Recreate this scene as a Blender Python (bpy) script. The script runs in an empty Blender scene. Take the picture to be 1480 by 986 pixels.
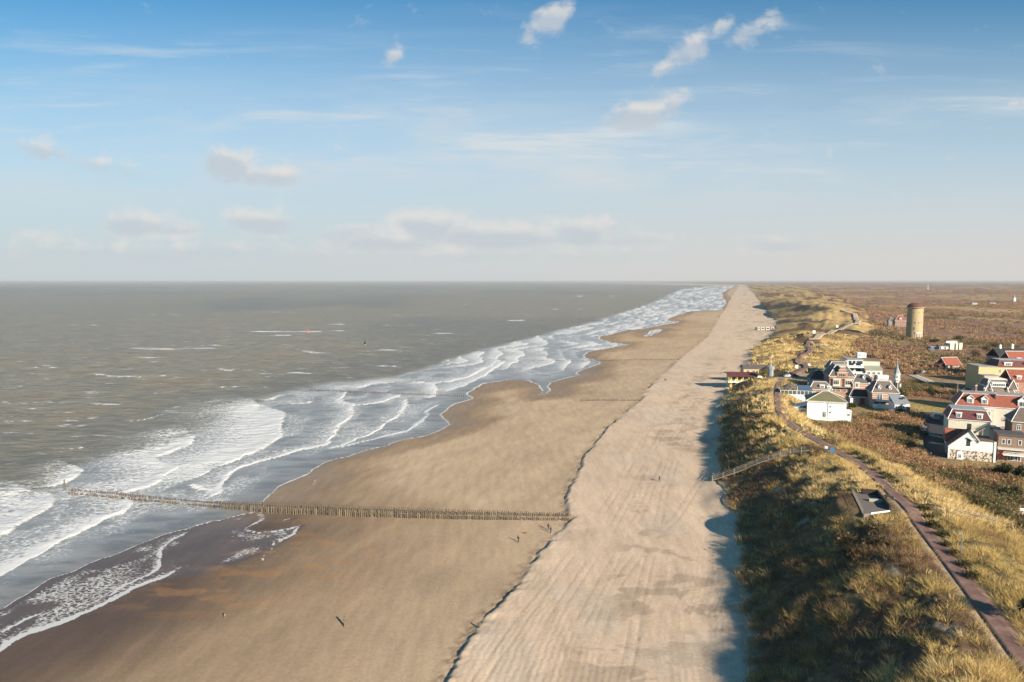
import bpy, math, random
import numpy as np
random.seed(7)
RNG = np.random.default_rng(11)
S = bpy.context.scene
COL = S.collection
R = math.radians

# ------------------------------------------------------------------ camera model
FPX, CX, CY, CAMZ, HORIZ = 986.667, 740.0, 493.0, 60.0, 407.0
PITCH = math.atan((CY - HORIZ) / FPX)
CP, SP = math.cos(PITCH), math.sin(PITCH)

def ray(px, py):
    u = (px - CX) / FPX; v = (CY - py) / FPX
    return np.array([u, CP + SP * v, -SP + CP * v])

def at(px, py, z=0.0):
    d = ray(px, py)
    t = (z - CAMZ) / d[2]
    return (d[0] * t, d[1] * t, z)

def poly(pts, z=0.0):
    return np.array([at(p[0], p[1], p[2] if len(p) > 2 else z)[:2] for p in pts])

# ------------------------------------------------------------------ noise
def _hash(ix, iy, seed):
    h = (ix.astype(np.int64) * 374761393 + iy.astype(np.int64) * 668265263 + seed * 1442695041) & 0xFFFFFFFF
    h = ((h ^ (h >> 13)) * 1274126177) & 0xFFFFFFFF
    h = (h ^ (h >> 16)) & 0xFFFFFFFF
    return h.astype(np.float64) / 4294967295.0

def vnoise(x, y, seed=0):
    x = np.asarray(x, float); y = np.asarray(y, float)
    ix = np.floor(x); iy = np.floor(y)
    fx = x - ix; fy = y - iy
    fx = fx * fx * fx * (fx * (fx * 6 - 15) + 10); fy = fy * fy * fy * (fy * (fy * 6 - 15) + 10)
    a = _hash(ix, iy, seed); b = _hash(ix + 1, iy, seed)
    c = _hash(ix, iy + 1, seed); d = _hash(ix + 1, iy + 1, seed)
    return (a + (b - a) * fx) * (1 - fy) + (c + (d - c) * fx) * fy

def fbm(x, y, seed=0, octv=4, gain=0.5):
    s = 0.0; amp = 1.0; tot = 0.0
    c, sn = 0.8, 0.6
    for k in range(octv):
        s = s + amp * vnoise(x, y, seed + k * 17); tot += amp
        amp *= gain
        x, y = (c * x - sn * y) * 2.03 + 3.7, (sn * x + c * y) * 2.03 - 1.3
    return s / tot            # 0..1, mean .5

def ss(x, a, b):
    t = np.clip((np.asarray(x, float) - a) / (b - a), 0, 1)
    return t * t * (3 - 2 * t)

def seg_dist(X, Y, P):
    """distance to a polyline and which side of it (left +)"""
    best = np.full(X.shape, 1e18); side = np.ones(X.shape)
    for (x0, y0), (x1, y1) in zip(P[:-1], P[1:]):
        dx, dy = x1 - x0, y1 - y0
        L = dx * dx + dy * dy + 1e-9
        t = np.clip(((X - x0) * dx + (Y - y0) * dy) / L, 0, 1)
        ex = X - x0 - t * dx; ey = Y - y0 - t * dy
        d2 = ex * ex + ey * ey
        m = d2 < best
        best = np.where(m, d2, best)
        side = np.where(m, np.sign(dx * ey - dy * ex), side)
    return np.sqrt(best), side

def inside(X, Y, P):
    r = np.zeros(X.shape, bool)
    n = len(P)
    for i in range(n):
        x0, y0 = P[i]; x1, y1 = P[(i + 1) % n]
        if y0 == y1: continue
        c = ((y0 > Y) != (y1 > Y)) & (X < (x1 - x0) * (Y - y0) / (y1 - y0) + x0)
        r ^= c
    return r

def smooth_poly(P, n=6):
    """Catmull-Rom refinement"""
    P = np.asarray(P, float)
    Q = np.vstack([2 * P[0] - P[1], P, 2 * P[-1] - P[-2]])
    out = []
    for i in range(1, len(Q) - 2):
        p0, p1, p2, p3 = Q[i - 1], Q[i], Q[i + 1], Q[i + 2]
        for k in range(n):
            t = k / n
            out.append(0.5 * ((2 * p1) + (-p0 + p2) * t + (2 * p0 - 5 * p1 + 4 * p2 - p3) * t * t + (-p0 + 3 * p1 - 3 * p2 + p3) * t ** 3))
    out.append(Q[-2])
    return np.array(out)

# ------------------------------------------------------------------ traced lines (pixel on the photo -> ground)
SHORE_PX = [(-260, 985), (-120, 930), (-60, 903), (0, 880), (35, 861), (85, 834), (142, 809), (185, 792), (227, 776), (270, 765), (305, 753), (369, 739),
            (378, 727), (408, 703), (444, 687), (465, 672), (476, 666), (516, 655), (570, 641), (617, 630), (640, 621), (655, 613), (640, 605), (638, 600),
            (658, 584), (685, 576), (677, 569), (699, 555), (735, 549), (760, 550), (775, 557), (786, 565), (779, 572), (789, 571), (798, 564), (793, 553), (837, 542), (828, 540),
            (845, 533), (865, 526), (866, 523), (842, 517), (849, 509), (875, 504), (904, 498), (884, 495), (870, 490), (866, 486), (914, 477), (945, 473), (986, 465),
            (966, 463), (966, 460), (994, 450.5), (1032, 448.5), (1071, 446.5), (1071, 445), (1052, 439), (1045, 430), (1044, 424), (1052, 418.5), (1062, 414), (1068, 411.0), (1072, 409)]
SHORE = poly(SHORE_PX, 0.0)
WATER_POLY = np.vstack([SHORE, [[SHORE[-1][0], 60000], [-60000, 60000], [-60000, SHORE[0][1]]]])
POOL = poly([(929, 486), (936, 478), (950, 475), (956, 477), (942, 482), (938, 487)], 0)
FILM = poly([(-120, 930), (-60, 903), (0, 880), (35, 861), (85, 834), (142, 809), (185, 792), (227, 776), (270, 765), (305, 753), (369, 739),
             (373, 753), (355, 767), (390, 770), (438, 760), (413, 783), (401, 792), (372, 806), (300, 830), (240, 842), (192, 858), (156, 875), (99, 898), (35, 919), (0, 941), (-80, 990)], 0.1)
SCARP_PX = [(560, 1130), (612, 1040), (640, 992), (662, 955), (674, 932), (681, 920), (701, 893), (728, 866), (762, 826), (779, 799), (799, 775), (829, 749), (820, 741), (817, 728), (823, 704), (840, 677), (843, 659), (857, 645),
            (876, 620), (899, 599), (927, 577), (940, 557), (963, 536), (983, 518), (1024, 485), (1045, 450), (1060, 425), (1068, 413)]
SCARP = poly(SCARP_PX, 1.3)
FOOT_PX = [(1092, 1200), (1083, 1050), (1079, 986), (1076, 930), (1072, 860), (1066, 800), (1062, 750), (1045, 720), (1040, 690), (1040, 650), (1040, 620), (1046, 590), (1056, 563),
           (1072, 545), (1084, 525), (1090, 508), (1106, 492), (1122, 474), (1124, 464), (1114, 455), (1102, 444), (1098, 434), (1090, 424), (1082, 416), (1076, 411)]
FOOT = poly(FOOT_PX, 3.0)
# path (px, py, z)
PATH_PX = [(1640, 1150, 16), (1560, 1055, 16), (1480, 955, 16), (1400, 848, 16), (1355, 790, 16), (1310, 735, 16), (1255, 681, 15.5), (1195, 645, 15), (1152, 621, 14.5), (1130, 601, 14), (1124, 580, 13.5), (1124, 560, 13), (1130, 546, 12.5)]
PATH = smooth_poly(np.array([at(*p) for p in PATH_PX]), 8)
def _fn(P):
    o = np.argsort(P[:, 1]); return P[o, 1], P[o, 0]
_fy, _fx = _fn(FOOT); _sy, _sx = _fn(SCARP); _py, _px = _fn(PATH); _pz = PATH[np.argsort(PATH[:, 1]), 2]
PATH_END = _py[-1]
def foot_x(Y):
    Y = np.asarray(Y, float)
    wob = (fbm(Y / 9.0, Y * 0 + 3.3, 5, 3) - .5) * 5.0 * np.clip(Y / 200, .7, 4)
    return np.interp(Y, _fy, _fx) + wob
def scarp_x(Y):
    Y = np.asarray(Y, float)
    return np.interp(Y, _sy, _sx) + (fbm(Y / 3.0, Y * 0 + 1.3, 8, 3) - .5) * 1.6
def path_x(Y):
    return np.interp(Y, _py, _px)
def path_z(Y):
    return np.interp(Y, _py, _pz)

def water_d(X, Y):
    """signed distance to the water's edge, + on the beach"""
    d, _ = seg_dist(X, Y, SHORE)
    d = np.where(inside(X, Y, WATER_POLY), -d, d)
    dp, _ = seg_dist(X, Y, np.vstack([POOL, POOL[:1]]))
    dp = np.where(inside(X, Y, POOL), -dp, dp)
    return np.minimum(d, dp)

def beach_z(X, Y, D=None):
    if D is None: D = water_d(X, Y)
    sx = scarp_x(Y); fx = foot_x(Y)
    sc = X - sx
    z = np.where(D > 0, 1.35 * (1 - np.exp(-D / 55.0)), np.maximum(0.03 * D, -2.0))
    up = ss(sc, -0.2, 0.5) * (1 - ss(Y, 380, 620) * .8) * (1 - (.75 - .85 * ss(fbm(Y / 11, Y * 0 + 7.7, 9, 3), .36, .60)) * np.exp(-np.maximum(sc, 0) / 4))
    t = np.clip(sc / np.maximum(fx - sx, 5), 0, 1)
    z = z + 0.50 * up + np.maximum(0, 3.0 - 2.1) * t
    # the sand banks up gently at the dune foot
    z = z + ss(X - fx, -7, 0) * 0.9
    return z

def land_z(X, Y):
    fx = foot_x(Y); s = (X - fx) * 0.95
    # --- near dune with the brick path
    px_ = path_x(Y); pz = path_z(Y)
    w = np.maximum((px_ - fx) * .95, 8)
    f = s / w
    p = (X - px_)
    foot = 3.75
    crest = np.minimum(pz + .4, 4 + w * 0.48)
    n1 = fbm(X / 11, Y / 11, 21, 3) - .5
    f2 = f + (fbm(X / 17, Y / 17, 22, 2) - .5) * .16 * ss(f, 0, .2) * (1 - ss(f, .7, .98))
    zl = np.interp(f2, [0, .05, .22, .42, .60, .82, 1.0], [0, .04, .25, .54, .79, 1.0, .5])
    zl = foot + np.where(f2 < .82, zl * (crest - foot), (crest - foot) - (1 - zl) * 2 * (crest - pz))
    fallw = np.interp(Y, [0, 120, 170, 215, 260], [50, 40, 26, 15, 14])
    zr = pz + (9.5 - pz) * ss(p, fallw * .12, fallw) + .7 * np.exp(-((p - 6) / 3.0) ** 2) * (Y < 230)
    lump = (n1 * 1.7 * (1 - .35 * ss(f, .5, .8)) + (fbm(X / 4, Y / 4, 31, 3) - .5) * 1.3)
    msk = ss(s, 2, 9) * ss(np.abs(p), 2.2, 7) * np.where(p > 0, .35 * (1 - ss(p, fallw * .6, fallw)), 1)
    za = np.where(p < 0, zl, zr) + lump * msk
    # --- further dunes and the low country behind them
    far_w = np.interp(Y, [300, 400, 600, 900, 1600, 4000, 9000], [50, 62, 95, 130, 220, 400, 700])
    q = s / far_w
    hump = fbm(X / 60, Y / 75, 41, 4) - .5
    zb = np.interp(q, [0, .04, .12, .30, .5, .7, 1.0, 1.3], [3.75, 4.8, 7.2, 11.5, 13.5, 13, 10, 9]) + hump * 17 * ss(q, .10, .5) * (1 - ss(q, .8, 1.2)) * np.interp(Y, [340, 500], [.25, 1])
    zb = zb + (fbm(X / 14, Y / 14, 43, 3) - .5) * 3.0 * ss(q, .03, .2) * (1 - ss(q, .8, 1.1))
    # two tall blown dunes above the far beach
    for (cx, cy, rx, ry, h) in DUNES:
        zb = zb + h * np.exp(-(((X - cx) / rx) ** 2 + ((Y - cy) / ry) ** 2))
    back = (fbm(X / 220, Y / 220, 47, 3) - .5) * 5 * ss(q, 1.1, 2.0) * ss(Y, 620, 1200)
    back = back + ss(Y, 5000, 9000) * ss(X - fx, 500, 1500) * 9 * np.exp(-((X / np.maximum(Y, 1) - .47) / .09) ** 2) + ss(Y, 6000, 12000) * 8 * ss(q, .9, 1.5)
    zb = zb + back
    wgt = ss(Y, PATH_END - 45, PATH_END + 25)
    # village plateau stays level
    z = za * (1 - wgt) + zb * wgt
    # lots and the seafront square are levelled
    for (cx, cy, r0, r1, zz) in LEVEL:
        d = np.hypot(X - cx, Y - cy)
        k = 1 - ss(d, r0, r1)
        z = z * (1 - k) + zz * k
    return z
_a = at(1163, 446, 17); _b = at(1128, 436, 17)
DUNES = [(_a[0], _a[1], 38, 110, 12), (_b[0], _b[1], 40, 190, 13)]
_c = at(1135, 545, 12.5)
_d = at(1257, 727, 17); _e = at(1074, 561, 3.2)
LEVEL = [(_c[0] + 4, _c[1] + 8, 14, 34, 12.0), (_d[0], _d[1], 5.5, 10, 16.75), (_e[0] + 1, _e[1] + 3, 10, 25, 3.4)]

def terrain_z(X, Y):
    X = np.asarray(X, float); Y = np.asarray(Y, float)
    b = beach_z(X, Y); l = land_z(X, Y)
    return np.where(X < foot_x(Y), b, l)

def tz(x, y):
    return float(terrain_z(np.array([x]), np.array([y]))[0])

def hit(px, py, zoff=0.0):
    d = ray(px, py)
    Yv = np.exp(np.linspace(math.log(55), math.log(9000), 5000))
    t = Yv / d[1]
    X = d[0] * t; Z = CAMZ + d[2] * t
    g = terrain_z(X, Yv) + zoff
    k = np.argmax(Z < g)
    if not (Z < g).any(): k = len(Yv) - 1
    return (float(X[k]), float(Yv[k]), float(g[k] - zoff))

# ------------------------------------------------------------------ tagging and mesh building
def tag(o, label=None, cat=None, group=None, kind=None):
    if label: o['label'] = label
    if cat: o['category'] = cat
    if group: o['group'] = group
    if kind: o['kind'] = kind
    return o

def thing(name, label, cat, loc, rz=0.0, group=None):
    o = bpy.data.objects.new(name, None); COL.objects.link(o)
    o.empty_display_size = 0.5
    o.location = loc; o.rotation_euler = (0, 0, rz)
    return tag(o, label, cat, group)

class MB:
    def __init__(s): s.v = []; s.f = []; s.m = []
    def add(s, vs, fs, mi=0):
        b = len(s.v); s.v += [tuple(map(float, q)) for q in vs]
        for f in fs: s.f.append([b + i for i in f]); s.m.append(mi)
        return s
    def box(s, x0, x1, y0, y1, z0, z1, mi=0):
        return s.add([(x0, y0, z0), (x1, y0, z0), (x1, y1, z0), (x0, y1, z0), (x0, y0, z1), (x1, y0, z1), (x1, y1, z1), (x0, y1, z1)],
                     [(0, 3, 2, 1), (4, 5, 6, 7), (0, 1, 5, 4), (1, 2, 6, 5), (2, 3, 7, 6), (3, 0, 4, 7)], mi)
    def frustum(s, lo, hi, z0, z1, mi=0):
        """lo, hi = (x0,x1,y0,y1) rectangles"""
        vs = [(lo[0], lo[2], z0), (lo[1], lo[2], z0), (lo[1], lo[3], z0), (lo[0], lo[3], z0), (hi[0], hi[2], z1), (hi[1], hi[2], z1), (hi[1], hi[3], z1), (hi[0], hi[3], z1)]
        return s.add(vs, [(0, 3, 2, 1), (4, 5, 6, 7), (0, 1, 5, 4), (1, 2, 6, 5), (2, 3, 7, 6), (3, 0, 4, 7)], mi)
    def prism(s, pts, axis, a, b, mi=0):
        """closed 2D outline extruded along an axis: 'y' -> pts are (x,z); 'x' -> (y,z); 'z' -> (x,y)"""
        n = len(pts)
        def P(q, t): return {'y': (q[0], t, q[1]), 'x': (t, q[0], q[1]), 'z': (q[0], q[1], t)}[axis]
        vs = [P(q, a) for q in pts] + [P(q, b) for q in pts]
        fs = [tuple(range(n)), tuple(range(2 * n - 1, n - 1, -1))] + [(i, i + n, (i + 1) % n + n, (i + 1) % n) for i in range(n)]
        return s.add(vs, fs, mi)
    def tube(s, p0, p1, r0, r1=None, n=8, mi=0):
        r1 = r0 if r1 is None else r1
        p0 = np.array(p0, float); p1 = np.array(p1, float); d = p1 - p0; d /= np.linalg.norm(d) + 1e-9
        a = np.cross(d, (0, 0, 1) if abs(d[2]) < .9 else (1, 0, 0)); a /= np.linalg.norm(a); b = np.cross(d, a)
        vs = []
        for (p, r) in ((p0, r0), (p1, r1)):
            for k in range(n):
                t = 2 * math.pi * k / n; vs.append(p + r * (math.cos(t) * a + math.sin(t) * b))
        return s.add(vs, [tuple(range(n)), tuple(range(2 * n - 1, n - 1, -1))] + [(i, i + n, (i + 1) % n + n, (i + 1) % n) for i in range(n)], mi)
    def lathe(s, prof, n=24, mi=0, cx=0, cy=0):
        vs = []; fs = []
        for (r, z) in prof:
            for k in range(n):
                t = 2 * math.pi * k / n; vs.append((cx + r * math.cos(t), cy + r * math.sin(t), z))
        for j in range(len(prof) - 1):
            for k in range(n):
                fs.append((j * n + k, j * n + (k + 1) % n, (j + 1) * n + (k + 1) % n, (j + 1) * n + k))
        fs.append(tuple(range(n - 1, -1, -1))); fs.append(tuple((len(prof) - 1) * n + k for k in range(n)))
        return s.add(vs, fs, mi)
    def blob(s, c, r, n=8, m=5, mi=0):
        vs = []; fs = []
        for j in range(m + 1):
            ph = math.pi * j / m
            for k in range(n):
                t = 2 * math.pi * k / n
                vs.append((c[0] + r[0] * math.sin(ph) * math.cos(t), c[1] + r[1] * math.sin(ph) * math.sin(t), c[2] - r[2] * math.cos(ph)))
        for j in range(m):
            for k in range(n): fs.append((j * n + k, j * n + (k + 1) % n, (j + 1) * n + (k + 1) % n, (j + 1) * n + k))
        return s.add(vs, fs, mi)
    def mesh(s, name, mats, smooth=False):
        me = bpy.data.meshes.new(name); me.from_pydata(s.v, [], s.f)
        for m in (mats if isinstance(mats, (list, tuple)) else [mats]): me.materials.append(m)
        me.polygons.foreach_set('material_index', s.m)
        if smooth: me.polygons.foreach_set('use_smooth', [True] * len(me.polygons))
        import bmesh
        bm = bmesh.new(); bm.from_mesh(me); bmesh.ops.recalc_face_normals(bm, faces=bm.faces); bm.to_mesh(me); bm.free()
        me.update(); return me
    def build(s, name, mats, parent=None, loc=(0, 0, 0), rz=0, smooth=False):
        return link(name, s.mesh(name, mats, smooth), parent, loc, rz)

def link(name, me, parent=None, loc=(0, 0, 0), rz=0):
    o = bpy.data.objects.new(name, me); COL.objects.link(o)
    o.parent = parent; o.location = loc; o.rotation_euler = (0, 0, rz)
    return o

def copy_tree(o, parent=None):
    c = o.copy(); COL.objects.link(c)
    if parent is not None: c.parent = parent
    for ch in list(o.children): copy_tree(ch, c)
    return c

def np_mesh(name, V, F, mat, attrs=None, smooth=True):
    """V (n,3); F (m,k) with k = 3 or 4"""
    me = bpy.data.meshes.new(name)
    V = np.ascontiguousarray(V, dtype=np.float32); F = np.ascontiguousarray(F, dtype=np.int32)
    k = F.shape[1]
    me.vertices.add(len(V)); me.vertices.foreach_set('co', V.ravel())
    me.loops.add(F.size); me.loops.foreach_set('vertex_index', F.ravel())
    me.polygons.add(len(F)); me.polygons.foreach_set('loop_start', np.arange(0, F.size, k, dtype=np.int32))
    if smooth: me.polygons.foreach_set('use_smooth', np.ones(len(F), bool))
    me.update(calc_edges=True)
    for an, val in (attrs or {}).items():
        val = np.asarray(val, np.float32)
        if val.ndim == 2:
            a = me.attributes.new(an, 'FLOAT_COLOR', 'POINT')
            a.data.foreach_set('color', np.hstack([val, np.ones((len(val), 1), np.float32)]).ravel())
        else:
            a = me.attributes.new(an, 'FLOAT', 'POINT'); a.data.foreach_set('value', val.ravel())
    me.materials.append(mat)
    return me

def grid_faces(nr, nc):
    i = np.arange(nr * nc).reshape(nr, nc)
    return np.stack([i[:-1, :-1], i[:-1, 1:], i[1:, 1:], i[1:, :-1]], -1).reshape(-1, 4)
# ------------------------------------------------------------------ materials
class NT:
    def __init__(s, nt): s.nt = nt; s.n = nt.nodes; s.l = nt.links
    def new(s, t, **kw):
        n = s.n.new(t)
        for k, v in kw.items(): setattr(n, k, v)
        return n
    def put(s, sock, v):
        if hasattr(v, 'is_output'): s.l.new(v, sock)
        elif v is not None: sock.default_value = v
    def math(s, op, a, b=None, c=None, clamp=False):
        n = s.new('ShaderNodeMath', operation=op, use_clamp=clamp)
        s.put(n.inputs[0], a); s.put(n.inputs[1], b)
        if c is not None: s.put(n.inputs[2], c)
        return n.outputs[0]
    def mix(s, f, a, b, mode='MIX'):
        n = s.new('ShaderNodeMix', data_type='RGBA', blend_type=mode)
        s.put(n.inputs[0], f)
        s.put(n.inputs[6], a if hasattr(a, 'is_output') or len(a) == 4 else (*a, 1))
        s.put(n.inputs[7], b if hasattr(b, 'is_output') or len(b) == 4 else (*b, 1))
        return n.outputs[2]
    def ramp(s, f, a, b, lo=0.0, hi=1.0, interp='SMOOTHSTEP'):
        n = s.new('ShaderNodeMapRange', interpolation_type=interp)
        s.put(n.inputs[0], f)
        for i, v in ((1, a), (2, b), (3, lo), (4, hi)): s.put(n.inputs[i], v)
        return n.outputs[0]
    def noise(s, vec, scale, detail=3, rough=.55, dist=0.0, out=0):
        n = s.new('ShaderNodeTexNoise'); s.put(n.inputs['Vector'], vec); n.inputs['Scale'].default_value = scale
        n.inputs['Detail'].default_value = detail; n.inputs['Roughness'].default_value = rough; n.inputs['Distortion'].default_value = dist
        return n.outputs[out]
    def mapv(s, vec, sc=(1, 1, 1), rot=(0, 0, 0), loc=(0, 0, 0)):
        n = s.new('ShaderNodeMapping'); s.put(n.inputs[0], vec)
        n.inputs['Scale'].default_value = sc; n.inputs['Rotation'].default_value = rot; n.inputs['Location'].default_value = loc
        return n.outputs[0]
    def attr(s, name, out=2):
        return s.new('ShaderNodeAttribute', attribute_name=name).outputs[out]
    def bump(s, h, strength=.3, dist=.1):
        n = s.new('ShaderNodeBump'); n.inputs['Strength'].default_value = strength; n.inputs['Distance'].default_value = dist
        s.put(n.inputs['Height'], h); return n.outputs[0]

def material(name):
    m = bpy.data.materials.new(name); m.use_nodes = True
    t = NT(m.node_tree); b = t.n['Principled BSDF']
    return m, t, b

def pos(t): return t.new('ShaderNodeNewGeometry').outputs['Position']
def ocoord(t): return t.new('ShaderNodeTexCoord').outputs['Object']

def mat_paint(name, col, rough=.7, var=.25, scale=1.2, metal=0.0, spec=.4, dirt=None):
    m, t, b = material(name)
    c = ocoord(t)
    n = t.noise(c, scale, 4, .6); n2 = t.noise(t.mapv(c, (3, 3, .35)), scale * 1.7, 3)
    f = t.math('ADD', t.math('MULTIPLY', n, .6), t.math('MULTIPLY', n2, .4))
    lo = tuple(x * (1 - var) for x in col); hi = tuple(min(1, x * (1 + var * .6)) for x in col)
    t.put(b.inputs['Base Color'], t.mix(t.ramp(f, .3, .7), lo, hi))
    b.inputs['Roughness'].default_value = rough; b.inputs['Metallic'].default_value = metal
    b.inputs['Specular IOR Level'].default_value = spec
    return m

def mat_brick(name, c1, c2, mortar, bands=None):
    m, t, b = material(name)
    c = ocoord(t)
    # brick courses from height, heads from x+y
    sp = t.new('ShaderNodeSeparateXYZ'); t.put(sp.inputs[0], c)
    xy = t.math('ADD', sp.outputs[0], sp.outputs[1])
    cb = t.new('ShaderNodeCombineXYZ'); t.put(cb.inputs[0], xy); t.put(cb.inputs[1], sp.outputs[2])
    br = t.new('ShaderNodeTexBrick'); t.put(br.inputs['Vector'], cb.outputs[0])
    br.inputs['Color1'].default_value = (*c1, 1); br.inputs['Color2'].default_value = (*c2, 1); br.inputs['Mortar'].default_value = (*mortar, 1)
    br.inputs['Scale'].default_value = 1.0; br.inputs['Brick Width'].default_value = .24; br.inputs['Row Height'].default_value = .08; br.inputs['Mortar Size'].default_value = .012
    col = t.mix(t.ramp(t.noise(c, .8, 4), .35, .7, 0, .45), br.outputs['Color'], tuple(x * .7 for x in c1))
    if bands:
        per, wd, bc = bands
        fr = t.math('FRACT', t.math('DIVIDE', sp.outputs[2], per))
        k = t.math('LESS_THAN', fr, wd / per)
        col = t.mix(k, col, bc)
    t.put(b.inputs['Base Color'], col); b.inputs['Roughness'].default_value = .85
    return m

def mat_tiles(name, c1, c2, step=.35, axis='z', rough=.75, lines=.35):
    m, t, b = material(name)
    c = ocoord(t)
    sp = t.new('ShaderNodeSeparateXYZ'); t.put(sp.inputs[0], c)
    rows = t.math('FRACT', t.math('DIVIDE', sp.outputs[2], step))
    n = t.noise(c, 1.1, 4, .65); n2 = t.noise(c, 9, 2)
    col = t.mix(t.ramp(t.math('ADD', t.math('MULTIPLY', n, .65), t.math('MULTIPLY', n2, .35)), .35, .68), c1, c2)
    col = t.mix(t.math('MULTIPLY', t.math('LESS_THAN', rows, .18), lines), col, tuple(x * .35 for x in c1))
    t.put(b.inputs['Base Color'], col); b.inputs['Roughness'].default_value = rough
    t.put(b.inputs['Normal'], t.bump(rows, .25, .05))
    return m

def mat_wood(name, c1, c2, sc=1.0):
    m, t, b = material(name)
    c = ocoord(t)
    n = t.noise(t.mapv(c, (9 * sc, 9 * sc, 1.2 * sc)), 1, 4, .65)
    oi = t.new('ShaderNodeObjectInfo').outputs['Random']
    f = t.math('ADD', t.math('MULTIPLY', n, .6), t.math('MULTIPLY', oi, .4))
    t.put(b.inputs['Base Color'], t.mix(t.ramp(f, .2, .8), c1, c2)); b.inputs['Roughness'].default_value = .85
    return m

def mat_glass(name, col=(.03, .04, .05)):
    m, t, b = material(name)
    oi = t.new('ShaderNodeObjectInfo').outputs['Random']
    t.put(b.inputs['Base Color'], t.mix(oi, col, tuple(x * 2.6 for x in col)))
    b.inputs['Roughness'].default_value = .08; b.inputs['Specular IOR Level'].default_value = .7
    return m

def mat_attr_leaf(name, trans=.25, rough=.7):
    """vegetation faces: colour comes with each clump (its own kind), light passes a little"""
    m, t, b = material(name)
    t.put(b.inputs['Base Color'], t.attr('Col', 0)); b.inputs['Roughness'].default_value = rough
    b.inputs['Specular IOR Level'].default_value = .2
    tr = t.new('ShaderNodeBsdfTranslucent'); t.put(tr.inputs[0], t.attr('Col', 0))
    mx = t.new('ShaderNodeMixShader'); mx.inputs[0].default_value = trans
    t.l.new(b.outputs[0], mx.inputs[1]); t.l.new(tr.outputs[0], mx.inputs[2])
    t.l.new(mx.outputs[0], t.n['Material Output'].inputs[0])
    return m

def mat_sand():
    m, t, b = material('sand')
    P = pos(t)
    col = t.attr('Col', 0); wet = t.attr('wet'); foam = t.attr('foam')
    n1 = t.noise(t.mapv(P, (1, 1, 1)), 1.7, 5, .65)
    n2 = t.noise(t.mapv(P, (.5, .09, 1), (0, 0, R(-17))), 1.0, 4, .6)
    v = t.math('ADD', t.math('MULTIPLY', n1, .5), t.math('MULTIPLY', n2, .5))
    k = t.ramp(v, .3, .7, .82, 1.14)
    hsv = t.new('ShaderNodeMix', data_type='RGBA', blend_type='MULTIPLY'); hsv.inputs[0].default_value = 1
    t.put(hsv.inputs[6], col); cc = t.new('ShaderNodeCombineColor')
    for i in range(3): t.put(cc.inputs[i], k)
    t.put(hsv.inputs[7], cc.outputs[0])
    lace = foam_noise(t, P, 1.8)
    fm = t.ramp(t.math('SUBTRACT', foam, lace), -.08, .20, 0, .92)
    t.put(b.inputs['Base Color'], t.mix(fm, hsv.outputs[2], (.60, .595, .58)))
    t.put(b.inputs['Roughness'], t.math('ADD', t.ramp(wet, 0, 1, .95, .30, 'LINEAR'), t.math('MULTIPLY', fm, .6), clamp=True))
    t.put(b.inputs['Specular IOR Level'], t.ramp(wet, 0, 1, .1, .22, 'LINEAR'))
    g = t.math('MULTIPLY', t.math('ADD', t.noise(P, 3.0, 4, .6), t.noise(P, .8, 3)), t.ramp(wet, 0, .5, 1, .12))
    t.put(b.inputs['Normal'], t.bump(g, .45, .10))
    return m

def foam_noise(t, P, k=1.0):
    """lace threshold: cells stretched along the crests, 0..1"""
    q = t.mapv(P, (.60 * k, .75 * k, 1), (0, 0, R(22)))
    w = t.noise(q, 1.1, 2, .5, 0, 1)
    off = t.new('ShaderNodeVectorMath', operation='MULTIPLY_ADD'); t.put(off.inputs[0], w); off.inputs[1].default_value = (1.4, 1.4, 1.4); t.put(off.inputs[2], q)
    n = t.noise(off.outputs[0], 1.5, 5, .68)
    vo = t.new('ShaderNodeTexVoronoi', feature='DISTANCE_TO_EDGE'); t.put(vo.inputs['Vector'], off.outputs[0]); vo.inputs['Scale'].default_value = .8
    ed = t.ramp(vo.outputs[0], 0, .35, 0, 1, 'LINEAR')
    return t.math('ADD', t.ramp(n, .25, .75, 0, .65, 'LINEAR'), t.math('MULTIPLY', ed, .35))

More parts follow.
